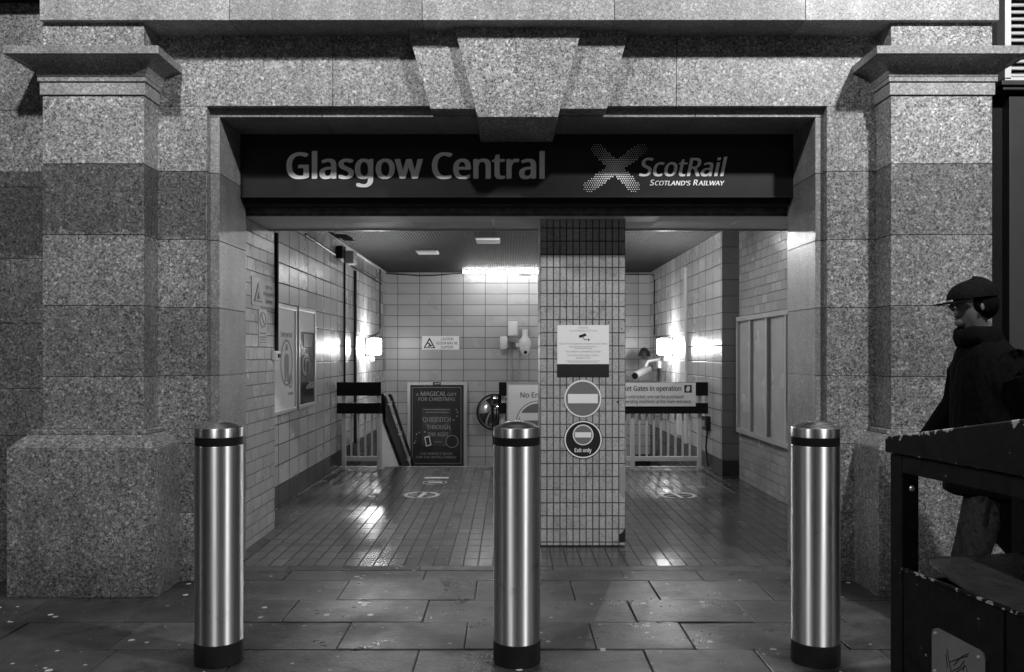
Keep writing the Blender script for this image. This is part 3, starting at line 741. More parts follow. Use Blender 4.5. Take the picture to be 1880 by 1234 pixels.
b = MB(); b.box(nx(954), nx(1022), YN-.017, YN-.0145, nz(772), nz(758)); b.build('bar', M['panel_white'], t)
t = thing('ticket_gate_board', 'wide pale notice about ticket gates on the right railing', 'sign', (nx(1180), YN, nz(724)))
b = MB(); b.box(nx(1060), nx(1277), YN-.008, YN, nz(746), nz(702.5)); b.build('panel', M['panel_white'], t)
text('lettering', 'Ticket Gates in operation', 8.8*YN/F, nx(1250.5), nz(717.5), YN-.009, M['print_dark'], t, bold=.022, align='RIGHT', width=119*YN/F)
text('lettering', "If you don't have a valid ticket, one can be purchased", 6.0*YN/F, nx(1254.5), nz(731.3), YN-.009, M['print_dark'], t, bold=.006, align='RIGHT', width=160*YN/F)
text('lettering', 'from the ticket vending machines at the main entrance.', 6.0*YN/F, nx(1269.5), nz(740.2), YN-.009, M['print_dark'], t, bold=.006, align='RIGHT', width=170*YN/F)
b = MB(); b.box(nx(1256), nx(1269.8), YN-.010, YN-.009, nz(721), nz(707)); b.build('symbol_square', M['print_dark'], t)
b = MB(); b.prism([(nx(1259.5), nz(713)), (nx(1262), nz(708.5)), (nx(1266.8), nz(710)), (nx(1266), nz(717)), (nx(1263), nz(719)), (nx(1259), nz(717.5))], YN-.012, YN-.0105, 'y'); b.build('ticket_symbol', M['panel_white'], t)

# bulkhead lamps
def wall_lamp(side, y, label):
    X = WL if side < 0 else WR; s_ = 1 if side < 0 else -1
    t = thing('wall_lamp', label, 'lamp', (X, y, 1.56), 'lit bulkhead lamps on the side walls')
    b = MB(); b.box(min(X, X+s_*.03), max(X, X+s_*.03), y-.12, y+.12, 1.42, 1.70); b.build('back_plate', M['dark_paint'], t, bevel=.008)
    b = MB(); b.box(min(X+s_*.032, X+s_*.225), max(X+s_*.032, X+s_*.225), y-.075, y+.075, 1.44, 1.685); b.build('diffuser', M['lamp_on'], t, bevel=.03, seg=4)
    b = MB(); b.lathe([(.03, 1.33), (.036, 1.345), (.036, 1.395), (.02, 1.41), (.02, 1.44)], (X+s_*.09, y, 0), 16); b.build('sensor', M['white_plastic'], t, smooth=True)
    b = MB(); b.box(min(X, X+s_*.09), max(X, X+s_*.09), y-.012, y+.012, 1.36, 1.385); b.build('bracket', M['white_plastic'], t)
    d_ = bpy.data.lights.new('lamp_bulb', 'POINT'); d_.energy = 48; d_.shadow_soft_size = .018
    o_ = bpy.data.objects.new('lamp_bulb', d_); col.objects.link(o_); o_.parent = t
    o_.location = Vector((X+s_*.13, y-.10, 1.56)) - world_loc(t)
wall_lamp(-1, 12.75, 'bright square lamp on the left tiled wall above the short railing')
wall_lamp(1, 12.75, 'bright square lamp on the right tiled wall above the ticket notice')
# second tube light, behind the pillar as seen from the street
t = thing('fluorescent_light', 'tube light under the ceiling hidden behind the pillar', 'light', (.85, 9.3, 2.88))
b = MB(); b.tube([(.46, 9.3, 2.83), (1.24, 9.3, 2.83)], .02, 12); b.build('tube', M['tube_bright'], t, smooth=True)
b = MB(); b.box(.42, 1.26, 9.24, 9.36, 2.862, 2.889); b.build('housing', M['white_plastic'], t)
# fluorescent batten
t = thing('fluorescent_light', 'long glowing tube light under the ceiling by the back wall', 'light', (0, 14.3, 2.88))
b = MB(); b.tube([(-.775, 14.3, 2.845), (.74, 14.3, 2.845)], .019, 12); b.build('tube', M['tube_on'], t, smooth=True)
b = MB(); b.box(-.79, .75, 14.24, 14.37, 2.874, 2.889); b.box(.18, .36, 14.25, 14.35, 2.79, 2.816); b.build('housing', M['white_plastic'], t)
for x, y, lab in ((785, 461, 'pale unlit ceiling panel light, nearer the left wall'), (896, 440, 'pale unlit ceiling panel light, nearer the pillar')):
    Y = (CZ-H)*F/(VY-y); X = PX(x, Y)
    t = thing('ceiling_light', lab, 'light', (X, Y, CZ), 'unlit ceiling lights')
    b = MB(); b.box(X-.145, X+.145, Y-.18, Y+.18, CZ-.03, CZ-.001); b.build('diffuser', M['white_plastic'], t, bevel=.005)
    b = MB(); b.box(X-.155, X+.155, Y-.19, Y+.19, CZ-.012, CZ-.002); b.build('frame', M['grey_plastic'], t)

# things on the back wall
YW = YB
def wx(x, d=0): return PX(x, YW-d)
def wz(y, d=0): return PZ(y, YW-d)
def face_sign(name, label, cat, x0, x1, y0, y1): return thing(name, label, cat, (wx((x0+x1)/2), YW, wz((y0+y1)/2)))
t = face_sign('slippery_floor_notice', 'small white slippery floor notice on the back wall', 'notice', 775, 843, 617, 642)
b = MB(); b.box(wx(775), wx(843), YW-.006, YW, wz(642), wz(617)); b.build('panel', M['panel_white'], t)
def tri(b, pts, y0, y1): b.prism([(wx(x), wz(y)) for x, y in pts], y0, y1, 'y')
b = MB(); tri(b, [(777.5, 639.5), (799.5, 639.5), (788.5, 619.5)], YW-.009, YW-.0065); b.build('warning_triangle', M['print_dark'], t)
b = MB(); tri(b, [(781, 637.8), (796, 637.8), (788.5, 624.5)], YW-.0115, YW-.0095); b.build('triangle_face', M['panel_white'], t)
b = MB(); tri(b, [(784.5, 630), (788, 629), (790.5, 632.5), (794, 634.5), (793, 636), (786, 637), (785, 635.8), (788.5, 634)], YW-.0135, YW-.012); b.build('falling_symbol', M['print_dark'], t)
for s_, y, w_ in (('CAUTION', 625, 22.5), ('FLOOR MAY BE', 632.6, 38.5), ('SLIPPERY', 640, 23.5)):
    text('lettering', s_, 5.0*YW/F, wx(821), wz(y), YW-.0065, M['print_dark'], t, width=w_*YW/F, bold=.01)

YQ = YW-.05
t = face_sign('framed_poster', 'dark book advertisement poster in a silver frame on the back wall', 'poster', 748, 857, 702, 860)
ax = lambda x: PX(x, YQ)
az = lambda y: PZ(y, YQ)
b = MB(); b.box(ax(752), ax(852), YQ, YW, az(864), az(706)); b.build('poster_sheet', M['poster_dark'], t)
b = MB(); b.box(ax(748), ax(753.5), YQ-.03, YW, az(870), az(702)); b.box(ax(851.5), ax(857), YQ-.03, YW, az(870), az(702)); b.box(ax(753.5), ax(851.5), YQ-.03, YW, az(707), az(702)); b.box(ax(753.5), ax(851.5), YQ-.03, YW, az(870), az(863)); b.build('frame', M['alu'], t, bevel=.006)
b = MB(); b.box(ax(795), ax(809.5), YQ-.036, YQ-.031, az(707), az(701.5)); b.build('frame_badge', M['print_dark'], t)
text('badge_lettering', 'good', 2.6*YQ/F, ax(802.5), az(705.3), YQ-.037, M['panel_white'], t, width=9*YQ/F, bold=.03)
b = MB()
for (a, c_, d_, e_) in ((756.5, 757.2, 711, 851), (846, 846.8, 711, 851), (756.5, 846.8, 711, 711.8), (756.5, 846.8, 850.5, 851.2)): b.box(ax(a), ax(c_), YQ-.003, YQ-.001, az(e_), az(d_))
b.build('border_line', M['print_mid'], t)
b = MB(); b.box(ax(774), ax(828), YQ-.004, YQ-.0005, az(819), az(749)); b.build('printed_cover', M['poster_mid'], t)
for s_, y, w_, c_, bo in (('A', 727.5, 5, 6.5, 0), ):
    pass
def pt(s_, x, y, w_, c_, m='print_mid', bo=.012): text('poster_lettering', s_, c_*YQ/F, ax(x), az(y), YQ-.006, M[m], t, width=w_*YQ/F, bold=bo)
pt('A', 766.5, 727, 5, 5.5); pt('MAGICAL', 796, 727, 47, 8, bo=.02); pt('GIFT', 830, 727, 17, 5.5); pt('FOR CHRISTMAS', 802, 736, 67, 6.3)
pt('QUIDDITCH', 802, 774.5, 51, 8.5, bo=.02); pt('THROUGH', 805, 788, 43, 7.5, bo=.02); pt('THE AGES', 804, 801, 38, 7, bo=.02)
pt('THE PERFECT BOOK', 801, 835, 60, 4.2); pt('FOR THE WHOLE FAMILY', 801, 841.5, 74, 4.2)
b = MB(); b.ring_flat(ax(830), az(810.5), 10.6*YQ/F, 11.8*YQ/F, YQ-.006, plane='y', n=40)
b.build('badge_ring', M['print_mid'], t); b = MB(); b.lathe([(.0001, YQ-.0045), (10.6*YQ/F, YQ-.0045), (10.6*YQ/F, YQ-.006), (.0001, YQ-.006)], (ax(830), 0, az(810.5)), 40, 'y', caps=False); b.build('badge_disc', M['print_dark'], t)
b = MB(); b.prism([(ax(779), az(802.5)), (ax(788.5), az(800)), (ax(792), az(817)), (ax(782.5), az(820))], YQ-.0065, YQ-.0045, 'y'); b.build('printed_card', M['panel_white'], t)
b = MB(); b.prism([(ax(781), az(804)), (ax(787.5), az(802.2)), (ax(790), az(816)), (ax(783.7), az(818))], YQ-.0085, YQ-.007, 'y'); b.build('card_centre', M['print_dark'], t)
b = MB(); random.seed(5)
for x, y in ((838, 752), (840, 757), (839, 764), (833, 771), (770, 794), (765, 797), (764, 804), (763, 809), (780, 793), (826, 787), (761, 813)):
    b.ring_flat(ax(x), az(y), .0005, random.uniform(.7, 1.6)*YQ/F, YQ-.005, plane='y', n=10)
for x0, x1, y in ((781, 824, 757), (777, 826, 752), (797, 811, 811)):
    b.box(ax(x0), ax(x1), YQ-.006, YQ-.0045, az(y+.7), az(y-.3))
b.build('printed_ornament', M['print_mid'], t)

# boxes and dome camera on the back wall
t = thing('junction_box', 'tall white box on the back wall left of the dome camera', 'box', (wx(942), YW, wz(605)))
b = MB(); b.box(PX(932.5, 14.6), PX(951, 14.6), 14.58, YW, PZ(617, 14.6), PZ(590, 14.6)); b.build('cover', M['white_plastic'], t, bevel=.02, seg=3)
b = MB(); b.box(PX(936, 14.6), PX(948, 14.6), 14.64, YW, PZ(628, 14.6), PZ(617.5, 14.6)); b.build('cable_entry', M['grey_plastic'], t)
t = thing('alarm_sounder', 'short white cylinder on the back wall below the junction box', 'sounder', (wx(924), 14.6, wz(628)))
b = MB(); b.lathe([(.045, PZ(641, 14.6)), (.068, PZ(638, 14.6)), (.066, PZ(620, 14.6)), (.05, PZ(617.5, 14.6))], (PX(924.5, 14.6), 14.6, 0), 28); b.build('housing', M['white_plastic'], t, smooth=True)
b = MB(); b.box(PX(929, 14.6), PX(936, 14.6), 14.6, YW, PZ(631, 14.6), PZ(627, 14.6)); b.lathe([(.03, PZ(652, 14.68)), (.04, PZ(641.2, 14.68))], (PX(924, 14.68), 14.7, 0), 16); b.build('bracket', M['grey_plastic'], t)
t = thing('dome_camera', 'white dome security camera on the back wall near the pillar', 'camera', (wx(964), 14.55, wz(630)))
Yc = 14.5; cx_ = PX(964, Yc)
b = MB(); b.lathe([(.098, PZ(636, Yc)), (.11, PZ(632, Yc)), (.10, PZ(625, Yc)), (.06, PZ(619, Yc)), (.045, PZ(616, Yc)), (.045, PZ(605, Yc))], (cx_, Yc, 0), 32); b.box(PX(959, Yc), PX(969, Yc), Yc+.02, YW, PZ(620, Yc), PZ(605, Yc)); b.build('housing', M['white_plastic'], t, smooth=True)
b = MB(); b.box(PX(947, Yc), PX(954.5, Yc), Yc+.03, YW, PZ(637, Yc), PZ(630, Yc)); b.build('bracket', M['white_plastic'], t)
b = MB(); b.lathe([(.03, PZ(652, Yc)), (.07, PZ(648, Yc)), (.094, PZ(641, Yc)), (.096, PZ(636.3, Yc))], (cx_, Yc, 0), 32); dm = b.build('dome', M['white_plastic'], t, smooth=True)
b = MB(); b.lathe([(.02, Yc-.10), (.028, Yc-.09), (.028, Yc-.05)], (cx_+.005, 0, PZ(647, Yc)), 16, 'y'); b.build('lens', M['black'], dm, smooth=True)
def pipe(name, label, pts, r, mat='grey_plastic'):
    b = MB(); b.tube(pts, r, 8); return tag(b.build(name, M[mat], smooth=True), label, 'pipe')
for x, y0, lab in ((939.5, 630, 'left of two thin pipes below the white boxes'), (952.5, 638, 'right of two thin pipes below the white boxes')):
    pipe('conduit_pipe', lab, [(wx(x), YW-.02, wz(y0)), (wx(x), YW-.02, wz(780))], .014)
# convex mirror
t = thing('convex_mirror', 'round convex safety mirror on the back wall behind the middle bollard', 'mirror', (wx(905), YW, wz(757)))
Ym = 14.45; cx_, cz_ = PX(908, Ym), PZ(757, Ym); r = 31*Ym/F
b = MB(); b.lathe([(r*.97, Ym+.09), (r*1.09, Ym+.06), (r*1.09, Ym+.02), (r, Ym)], (cx_, 0, cz_), 64, 'y'); b.build('rim', M['black'], t, smooth=True)
b = MB(); b.lathe([(r*math.sin(a), Ym + .02 - .17*math.cos(a)) for a in [R(88), R(78), R(66), R(54), R(42), R(30), R(20), R(10), R(1)]], (cx_, 0, cz_), 64, 'y'); b.build('mirror_dome', M['chrome'], t, smooth=True)
b = MB(); b.box(cx_-.03, cx_+.03, Ym+.08, YW, cz_-.05, cz_+.05); b.build('bracket', M['black'], t)

# cables and pipes
def cable(label, pts, r=.010, mat='black'): return tag((lambda b: (b.tube(pts, r, 6), b.build('cable', M[mat], smooth=True))[1])(MB()), label, 'cable')
cable('thin black cable drooping along the ceiling to the tube light', [(WL+.02, 14.6, 2.86), (wx(720), YW-.03, 2.86), (wx(745), YW-.03, 2.845), (wx(772), YW-.03, 2.825), (wx(800), YW-.03, 2.835), (wx(830), YW-.03, 2.86), (wx(850), YW-.06, 2.87)])
cable('thin black cable dropping to the left wall lamp', [(WL+.02, 14.0, 2.87), (WL+.02, 14.0, 1.9), (WL+.02, 13.9, 1.8), (WL+.02, 12.9, 1.7)])
cable('thin black cable from the ceiling to the right wall lamp', [(wx(1010), YW-.03, 2.85), (wx(1180), YW-.03, 2.85), (WR-.02, YW-.1, 2.85), (WR-.02, 14.3, 2.80), (WR-.02, 14.2, 2.7), (WR-.02, 14.2, 1.78), (WR-.02, 14.0, 1.73), (WR-.02, 12.87, 1.70)])
def dbox(name, label, x0, x1, y0, y1, z0, z1, mat, cat='box', bev=.006):
    b = MB(); b.box(x0, x1, y0, y1, z0, z1); return tag(b.build(name, M[mat], bevel=bev), label, cat)
dbox('cable_duct', 'grey vertical duct on the left tiled wall before the lamp', WL, WL+.035, 11.72, 11.80, .2, 2.62, 'dark_paint', 'duct')
dbox('cable_duct', 'pale vertical duct on the right tiled wall before the lamp', WR-.035, WR, 11.66, 11.74, .2, 2.66, 'white_paint', 'duct')
pipe('conduit_pipe', 'thin dark vertical pipe on the left tiled wall beside the duct', [(WL+.012, 11.02, 2.86), (WL+.012, 11.02, .25)], .012, 'black')
pipe('conduit_pipe', 'thin dark sloping pipe high on the left tiled wall', [(WL+.012, 8.9, 2.72), (WL+.012, 10.55, 2.69), (WL+.012, 10.9, 2.66), (WL+.012, 14.2, 2.64)], .013, 'dark_paint')
pipe('conduit_pipe', 'black upright pipe at the left corner of the doorway', [(-1.937, 6.99, 2.46), (-1.937, 6.99, 1.47)], .017, 'black')
t = thing('socket_box', 'small pale socket at the foot of the black upright pipe', 'socket', (-1.93, 6.97, 1.43))
b = MB(); b.box(-1.952, -1.91, 6.90, 7.0, 1.395, 1.475); b.build('cover', M['white_plastic'], t, bevel=.008); b = MB(); b.box(-1.909, -1.895, 6.93, 6.965, 1.42, 1.45); b.build('switch', M['dark_paint'], t)
t = thing('security_camera', 'small box security camera high on the left tiled wall', 'camera', (WL+.05, 10.75, 2.67))
b = MB(); b.box(WL+.09, WL+.2, 10.62, 10.86, 2.60, 2.76); b.build('housing', M['grey_plastic'], t, bevel=.006)
b = MB(); b.box(WL+.02, WL+.10, 10.42, 10.58, 2.64, 2.80); b.build('sunshield', M['black'], t, bevel=.01); b = MB(); b.box(WL, WL+.09, 10.56, 10.66, 2.66, 2.74); b.build('bracket', M['black'], t)
# tube camera and round hood on the right
t = thing('bullet_camera', 'pale tube security camera by the right corner above the ticket notice', 'camera', (PX(1180, 13.9), 13.9, PZ(685, 13.9)))
Yc = 13.7; p0 = Vector((PX(1163, Yc-.3), Yc-.45, PZ(690, Yc-.3))); p1 = Vector((PX(1190, Yc), Yc, PZ(678, Yc)))
b = MB(); b.tube([p0, p1], .064, 20); b.build('housing', M['grey_plastic'], t, smooth=True)
dd = (p1-p0).normalized()
b = MB(); b.tube([p0-dd*.004, p0+dd*.02], .050, 20); b.build('lens', M['black'], t)
b = MB(); b.tube([p1-dd*.12+Vector((0,0,.06)), p1+Vector((0,.03,.13)), (WR-.01, Yc+.12, p1.z+.16)], .022, 8); b.box(WR-.05, WR, Yc-.03, Yc+.2, PZ(676, Yc), PZ(664, Yc)); b.build('bracket', M['white_plastic'], t)
b = MB(); b.tube([(WR-.02, Yc+.1, PZ(668, Yc)), (WR-.02, Yc+.12, .9)], .018, 8); b.build('cable', M['dark_paint'], t)
t = thing('camera_dome', 'dark dome shaped camera on the right corner above the tube camera', 'camera', (PX(1186, 14), 14, PZ(648, 14)))
Yc = 14.0; cx_ = PX(1183, Yc)
b = MB(); b.lathe([(.095, PZ(655, Yc)), (.098, PZ(651, Yc)), (.08, PZ(643, Yc)), (.04, PZ(639, Yc)), (.01, PZ(638, Yc))], (cx_, Yc, 0), 24); b.build('hood', M['dark_paint'], t, smooth=True)
b = MB(); b.lathe([(.02, PZ(662, Yc)), (.06, PZ(660, Yc)), (.075, PZ(655.2, Yc))], (cx_, Yc, 0), 24); b.build('dome', M['chrome'], t, smooth=True)
b = MB(); b.box(cx_, WR, Yc-.02, Yc+.02, PZ(648, Yc), PZ(643, Yc)); b.build('bracket', M['dark_paint'], t)
t = thing('switch_box', 'dark switch box low on the right tiled wall beside the railing', 'box', (WR, 10.3, .6))
b = MB(); b.box(WR-.06, WR, 10.32, 10.55, .50, .68); b.build('cover', M['dark_paint'], t, bevel=.006)
b = MB(); b.box(WR-.075, WR-.061, 10.36, 10.50, .55, .62); b.build('face_plate', M['grey_plastic'], t); b = MB(); b.tube([(WR-.02, 10.42, .5), (WR-.03, 10.45, .3), (WR-.02, 10.38, .05)], .010, 6); b.build('cable', M['black'], t)
dbox('white_box', 'small white box on the right wall seen through the railing bars', WR-.05, WR, 12.05, 12.35, .28, .62, 'white_plastic', 'box')
dbox('low_black_barrier', 'black board low on the back wall behind the right railing', wx(1166), wx(1222), YW-.05, YW, wz(857), wz(834), 'black', 'board')
dbox('low_black_box', 'small black box low on the back wall behind the left railing', wx(684), wx(698), YW-.4, YW-.3, wz(846), wz(834), 'black', 'box')

# window with panels in the ribbed right wall
t = thing('panelled_window', 'tall metal framed window of pale panels in the ribbed right wall', 'window', (2.69, 8.8, 1.2))
XW = 2.69; y0, y1, z0, z1 = 6.6, 9.74, .545, 1.878
b = MB()
b.box(XW-.05, XW+.02, y0, y1, z1-.055, z1); b.box(XW-.05, XW+.02, y0, y1, z0, z0+.055)
b.box(XW-.05, XW+.02, y1-.05, y1, z0+.055, z1-.055)
for m_ in (PX(1, 1),): pass
ms = []
for px in (1383, 1414, 1450): ms.append(XW*F/(px-VX))
ms += [ms[-1]-.62, ms[-1]-1.2]
for yy in ms: b.box(XW-.05, XW+.02, yy-.045, yy+.015, z0+.055, z1-.055)
b.build('frame', M['panel_grey'], t, bevel=.006)
edges = sorted(ms + [y1, y0])
for a, c_ in zip(edges, edges[1:]):
    if c_-a > .1:
        b = MB(); b.box(XW-.012, XW-.006, a+.002, c_-.03, z0+.056, z1-.056); b.build('pane', M['glass_panel'], t)

# posters and notices on the left
def on_left(name, label, cat, X, y0, y1, z0, z1): return thing(name, label, cat, (X, (y0+y1)/2, (z0+z1)/2))
def Yl(px, X): return X*F/(px-VX)
X = WL+.02
def lw(px): return Yl(px, X)
def frame_left(name, label, pa, pb, ya_top, ya_bot):
    y0, y1 = lw(pa), lw(pb); zt, zb = PZ(ya_top, y0), PZ(ya_bot, y0)
    t = on_left(name, label, 'poster', WL, y0, y1, zb, zt)
    b = MB()
    f = .045
    b.box(WL, X+.015, y0, y1, zt-f, zt); b.box(WL, X+.015, y0, y1, zb, zb+f); b.box(WL, X+.015, y0, y0+f, zb+f, zt-f); b.box(WL, X+.015, y1-f, y1, zb+f, zt-f)
    b.build('frame', M['alu'], t, bevel=.008)
    return t, y0+f, y1-f, zb+f, zt-f
t, y0, y1, z0, z1 = frame_left('framed_poster', 'white face covering poster in a silver frame on the left wall', 497, 543, 553, 766)
b = MB(); b.box(WL, X, y0, y1, z0, z1); b.build('poster_sheet', M['panel_white'], t)
W = y1-y0; Hh = z1-z0
def T(u, v): return (y0+u*W, z0+v*Hh)
cy, cz = T(.62, .46)
b = MB()
# oval outline
def oval(b, cy, cz, ry, rz, th, x0, n=40):
    pr = None; fi = None
    for i in range(n):
        a = 2*math.pi*i/n
        cur = [b.bm.verts.new((xx, cy+(ry-q)*math.cos(a), cz+(rz-q)*math.sin(a))) for q, xx in ((0, x0), (0, x0+.002), (th, x0+.002), (th, x0))]
        if pr:
            for j in range(4): b.bm.faces.new((pr[j], pr[(j+1)%4], cur[(j+1)%4], cur[j]))
        else: fi = cur
        pr = cur
    for j in range(4): b.bm.faces.new((pr[j], pr[(j+1)%4], fi[(j+1)%4], fi[j]))
oval(b, cy, cz, W*.27, Hh*.235, .02, X+.0005)
oval(b, cy+W*.17, cz-Hh*.19, W*.08, Hh*.07, .012, X+.0035)
b.prism([(cy+W*.12, cz-Hh*.19), (cy+W*.16, cz-Hh*.22), (cy+W*.22, cz-Hh*.16), (cy+W*.16, cz-Hh*.20)], X+.003, X+.005, 'x')
b.build('printed_outline', M['print_mid'], t)
b = MB(); b.prism([(cy-W*.09, cz-Hh*.19), (cy-W*.10, cz+.05*Hh), (cy-W*.06, cz+Hh*.09), (cy+W*.06, cz+Hh*.09), (cy+W*.10, cz+.05*Hh), (cy+W*.09, cz-Hh*.19), (cy+W*.02, cz-Hh*.19), (cy, cz-.03*Hh), (cy-W*.02, cz-Hh*.19)], X+.0005, X+.002, 'x')
b.prism([(cy-W*.05, cz+Hh*.125), (cy+W*.05, cz+Hh*.125), (cy+W*.04, cz+Hh*.185), (cy-W*.04, cz+Hh*.185)], X+.0005, X+.002, 'x')
b.build('printed_figure', M['print_mid'], t)
text('lettering', 'Cover your face', .052, y0+W*.62, T(0, .72)[1], X+.0005, M['print_mid'], t, face='+x', width=W*.52)
text('lettering', 'ScotRail', .03, y0+W*.80, T(0, .13)[1], X+.0005, M['print_mid'], t, face='+x', width=W*.22)
t, y0, y1, z0, z1 = frame_left('framed_poster', 'half dark poster in a silver frame, deeper in on the left wall', 547, 578.5, 562, 752)
W = y1-y0; Hh = z1-z0
b = MB(); b.box(WL, X, y0, y1, z0, z1); b.build('poster_sheet', M['panel_white'], t)
b = MB(); b.box(X+.0005, X+.002, y0+.01, y1-.01, z0, z0+Hh*.78); b.build('printed_picture', M['poster_dark'], t)
b = MB(); b.box(X+.0025, X+.004, y0+W*.28, y0+W*.85, z0+Hh*.62, z0+Hh*.76); b.build('printed_card', M['print_grey'], t)
b = MB(); oval(b, y0+W*.45, z0+Hh*.42, W*.26, Hh*.12, .03, X+.0025); oval(b, y0+W*.5, z0+Hh*.40, W*.14, Hh*.09, .02, X+.0025); b.build('printed_motif', M['print_grey'], t)
for i, (s_, v) in enumerate((('Travel', .205), ('with us', .18), ('this winter', .155))): text('lettering', s_, .028, y0+W*.95, z0+Hh*v, X+.0025, M['panel_white'], t, face='+x', width=W*(.35+.08*i), align='RIGHT')
# on the ribbed wall
XR_ = -1.95
def ly(px): return XR_*F/(px-VX)
t = thing('slippery_floor_notice', 'pale slippery floor notice on the ribbed wall left of the posters', 'notice', (XR_, 6.6, 1.9))
y0, y1 = ly(461), ly(503.2); zt, zb = PZ(508, y0), PZ(559, y0)
b = MB(); b.box(XR_, XR_+.006, y0, y1, zb, zt); b.build('panel', M['grey_plastic'], t)
W = y1-y0; Hh = zt-zb
b = MB(); b.prism([(y0+W*.08, zb+Hh*.14), (y0+W*.42, zb+Hh*.14), (y0+W*.25, zb+Hh*.86)], XR_+.0065, XR_+.008, 'x'); b.build('warning_triangle', M['print_dark'], t)
b = MB(); b.prism([(y0+W*.115, zb+Hh*.18), (y0+W*.385, zb+Hh*.18), (y0+W*.25, zb+Hh*.76)], XR_+.0085, XR_+.010, 'x'); b.build('triangle_face', M['print_grey'], t)
b = MB(); b.prism([(y0+W*.19, zb+Hh*.24), (y0+W*.31, zb+Hh*.24), (y0+W*.28, zb+Hh*.36), (y0+W*.25, zb+Hh*.54), (y0+W*.22, zb+Hh*.4)], XR_+.0105, XR_+.012, 'x'); b.build('falling_symbol', M['print_dark'], t)
for s_, v, wd in (('CAUTION', .70, .28), ('FLOOR MAY BE', .42, .5), ('SLIPPERY', .14, .3)): text('lettering', s_, Hh*.14, y0+W*.72, zb+Hh*v, XR_+.0065, M['print_mid'] if False else M['sign_red_grey'], t, face='+x', width=W*wd)
t = thing('no_smoking_notice', 'narrow no smoking notice under the slippery floor notice', 'notice', (XR_, 6.5, 1.6))
y0, y1 = ly(474), ly(488.5); zt, zb = PZ(567, y0), PZ(636, y0); W = y1-y0; Hh = zt-zb
b = MB(); b.box(XR_, XR_+.006, y0, y1, zb, zt); b.build('panel', M['panel_grey'], t)
b = MB(); oval(b, y0+W*.5, zb+Hh*.72, W*.42, Hh*.22, .016, XR_+.0065); b.prism([(y0+W*.22, zb+Hh*.86), (y0+W*.3, zb+Hh*.9), (y0+W*.78, zb+Hh*.6), (y0+W*.7, zb+Hh*.56)], XR_+.0065, XR_+.0085, 'x'); b.build('prohibition_ring', M['sign_red_grey'], t)
for v, s_ in ((.34, 'NO SMOKING'), (.24, 'It is against the law'), (.17, 'to smoke in'), (.10, 'this station')): text('lettering', s_, Hh*.035, y0+W*.5, zb+Hh*v, XR_+.0065, M['sign_red_grey'], t, face='+x', width=W*.75)

# floor stickers
M['sticker_white'] = plain('sticker_white', 0.9, 0.45, var=0.05)
def sticker(label, px, py, dark):
    Y = H*F/(py-VY); X = PX(px, Y); r = .190
    t = thing('floor_sticker', label, 'sticker', (X, Y, .001))
    if dark:
        b = MB(); b.lathe([(.0001, .0008), (r*.93, .0008), (r*.93, .0022), (.0001, .0022)], (X, Y, 0), 48, caps=False); b.build('disc', M['print_dark'], t)
    b = MB(); z = .0024
    for a in (0, 180): b.ring_flat(X, Y, r*.78, r*.92, z, a-66, a+66)
    b.ring_flat(X, Y, r*.97, r*1.0, z)
    b.build('ring', M['sticker_white'], t)
    b = MB(); s_ = 1 if not dark else -1
    b.prism([(X-.035*s_, Y-.14), (X+.01*s_, Y-.15), (X+.045*s_*.6, Y+.0), (X+.05*s_, Y+.14), (X+.0*s_, Y+.15), (X-.012*s_, Y+.0)], .0024, .004, 'z')
    b.build('walking_symbol', M['sticker_white'], t)
    text('lettering', 'KEEP  LEFT' if False else 'Keep 2m apart', .016, X, Y-.008, .0024, M['sticker_white'], t, face='up', width=r*1.25, depth=.0008)
sticker('round white ringed sticker on the floor left of the pillar', 774, 909, False)
sticker('round black sticker on the floor right of the pillar', 1245, 910, True)
Y = H*F/(886-VY); X = PX(798, Y)
t = thing('floor_sticker', 'small oval ringed sticker behind the round white sticker', 'sticker', (X, Y, .001))
b = MB(); b.ring_flat(X, Y, .128, .138, .0008); b.build('ring', M['sticker_white'], t)
b = MB(); b.box(X-.075, X+.085, Y-.03, Y+.05, .0008, .0022); b.build('bar', M['sticker_white'], t)
Y = H*F/(877.5-VY); X = PX(801.5, Y)
b = MB(); b.box(X-.14, X+.14, Y-.045, Y+.06, .0008, .0022); tag(b.build('floor_sticker', M['sticker_white'], bevel=.0005), 'pale bar shaped sticker farthest back on the floor', 'sticker')

# ================================================================== LITTER BIN
d = Vector((.188, -1, 0)).normalized(); n_ = Vector((1, .188, 0)).normalized()
C0 = Vector((1.548, 3.40, 0)); L, Wd = 1.38, .64
def BP(a, c_, z): p = C0 + d*a + n_*c_; return (p.x, p.y, z)
bn = thing('litter_bin', 'black metal litter bin with chipped lid and open sides, right foreground', 'litter bin', BP(L/2, Wd/2, 0))
def bb(b, a0, a1, c0, c1, z0, z1):
    b.rings([[BP(a0, c0, z0), BP(a1, c0, z0), BP(a1, c1, z0), BP(a0, c1, z0)], [BP(a0, c0, z1), BP(a1, c0, z1), BP(a1, c1, z1), BP(a0, c1, z1)]])
ZT = 1.048; ZO0, ZO1 = .598, .978
b = MB()
for a in (0, L-.075):
    for c_ in (0, Wd-.075): bb(b, a, a+.075, c_, c_+.075, .02, ZT)
bb(b, .075, L-.075, .0, .03, ZO1, ZT); bb(b, .075, L-.075, Wd-.03, Wd, ZO1, ZT); bb(b, 0, .03, .075, Wd-.075, ZO1, ZT); bb(b, L-.03, L, .075, Wd-.075, ZO1, ZT)
b.build('frame', M['bin_paint'], bn, bevel=.004)
b = MB(); bb(b, .076, L-.076, .004, .03, .03, ZO0); bb(b, .004, .03, .076, Wd-.076, .03, ZO0-.06); bb(b, L-.03, L-.004, .076, Wd-.076, .03, ZO0); bb(b, .076, L-.076, Wd-.03, Wd-.004, .03, ZO0-.06)
b.build('body_panel', M['bin_paint'], bn, bevel=.003)
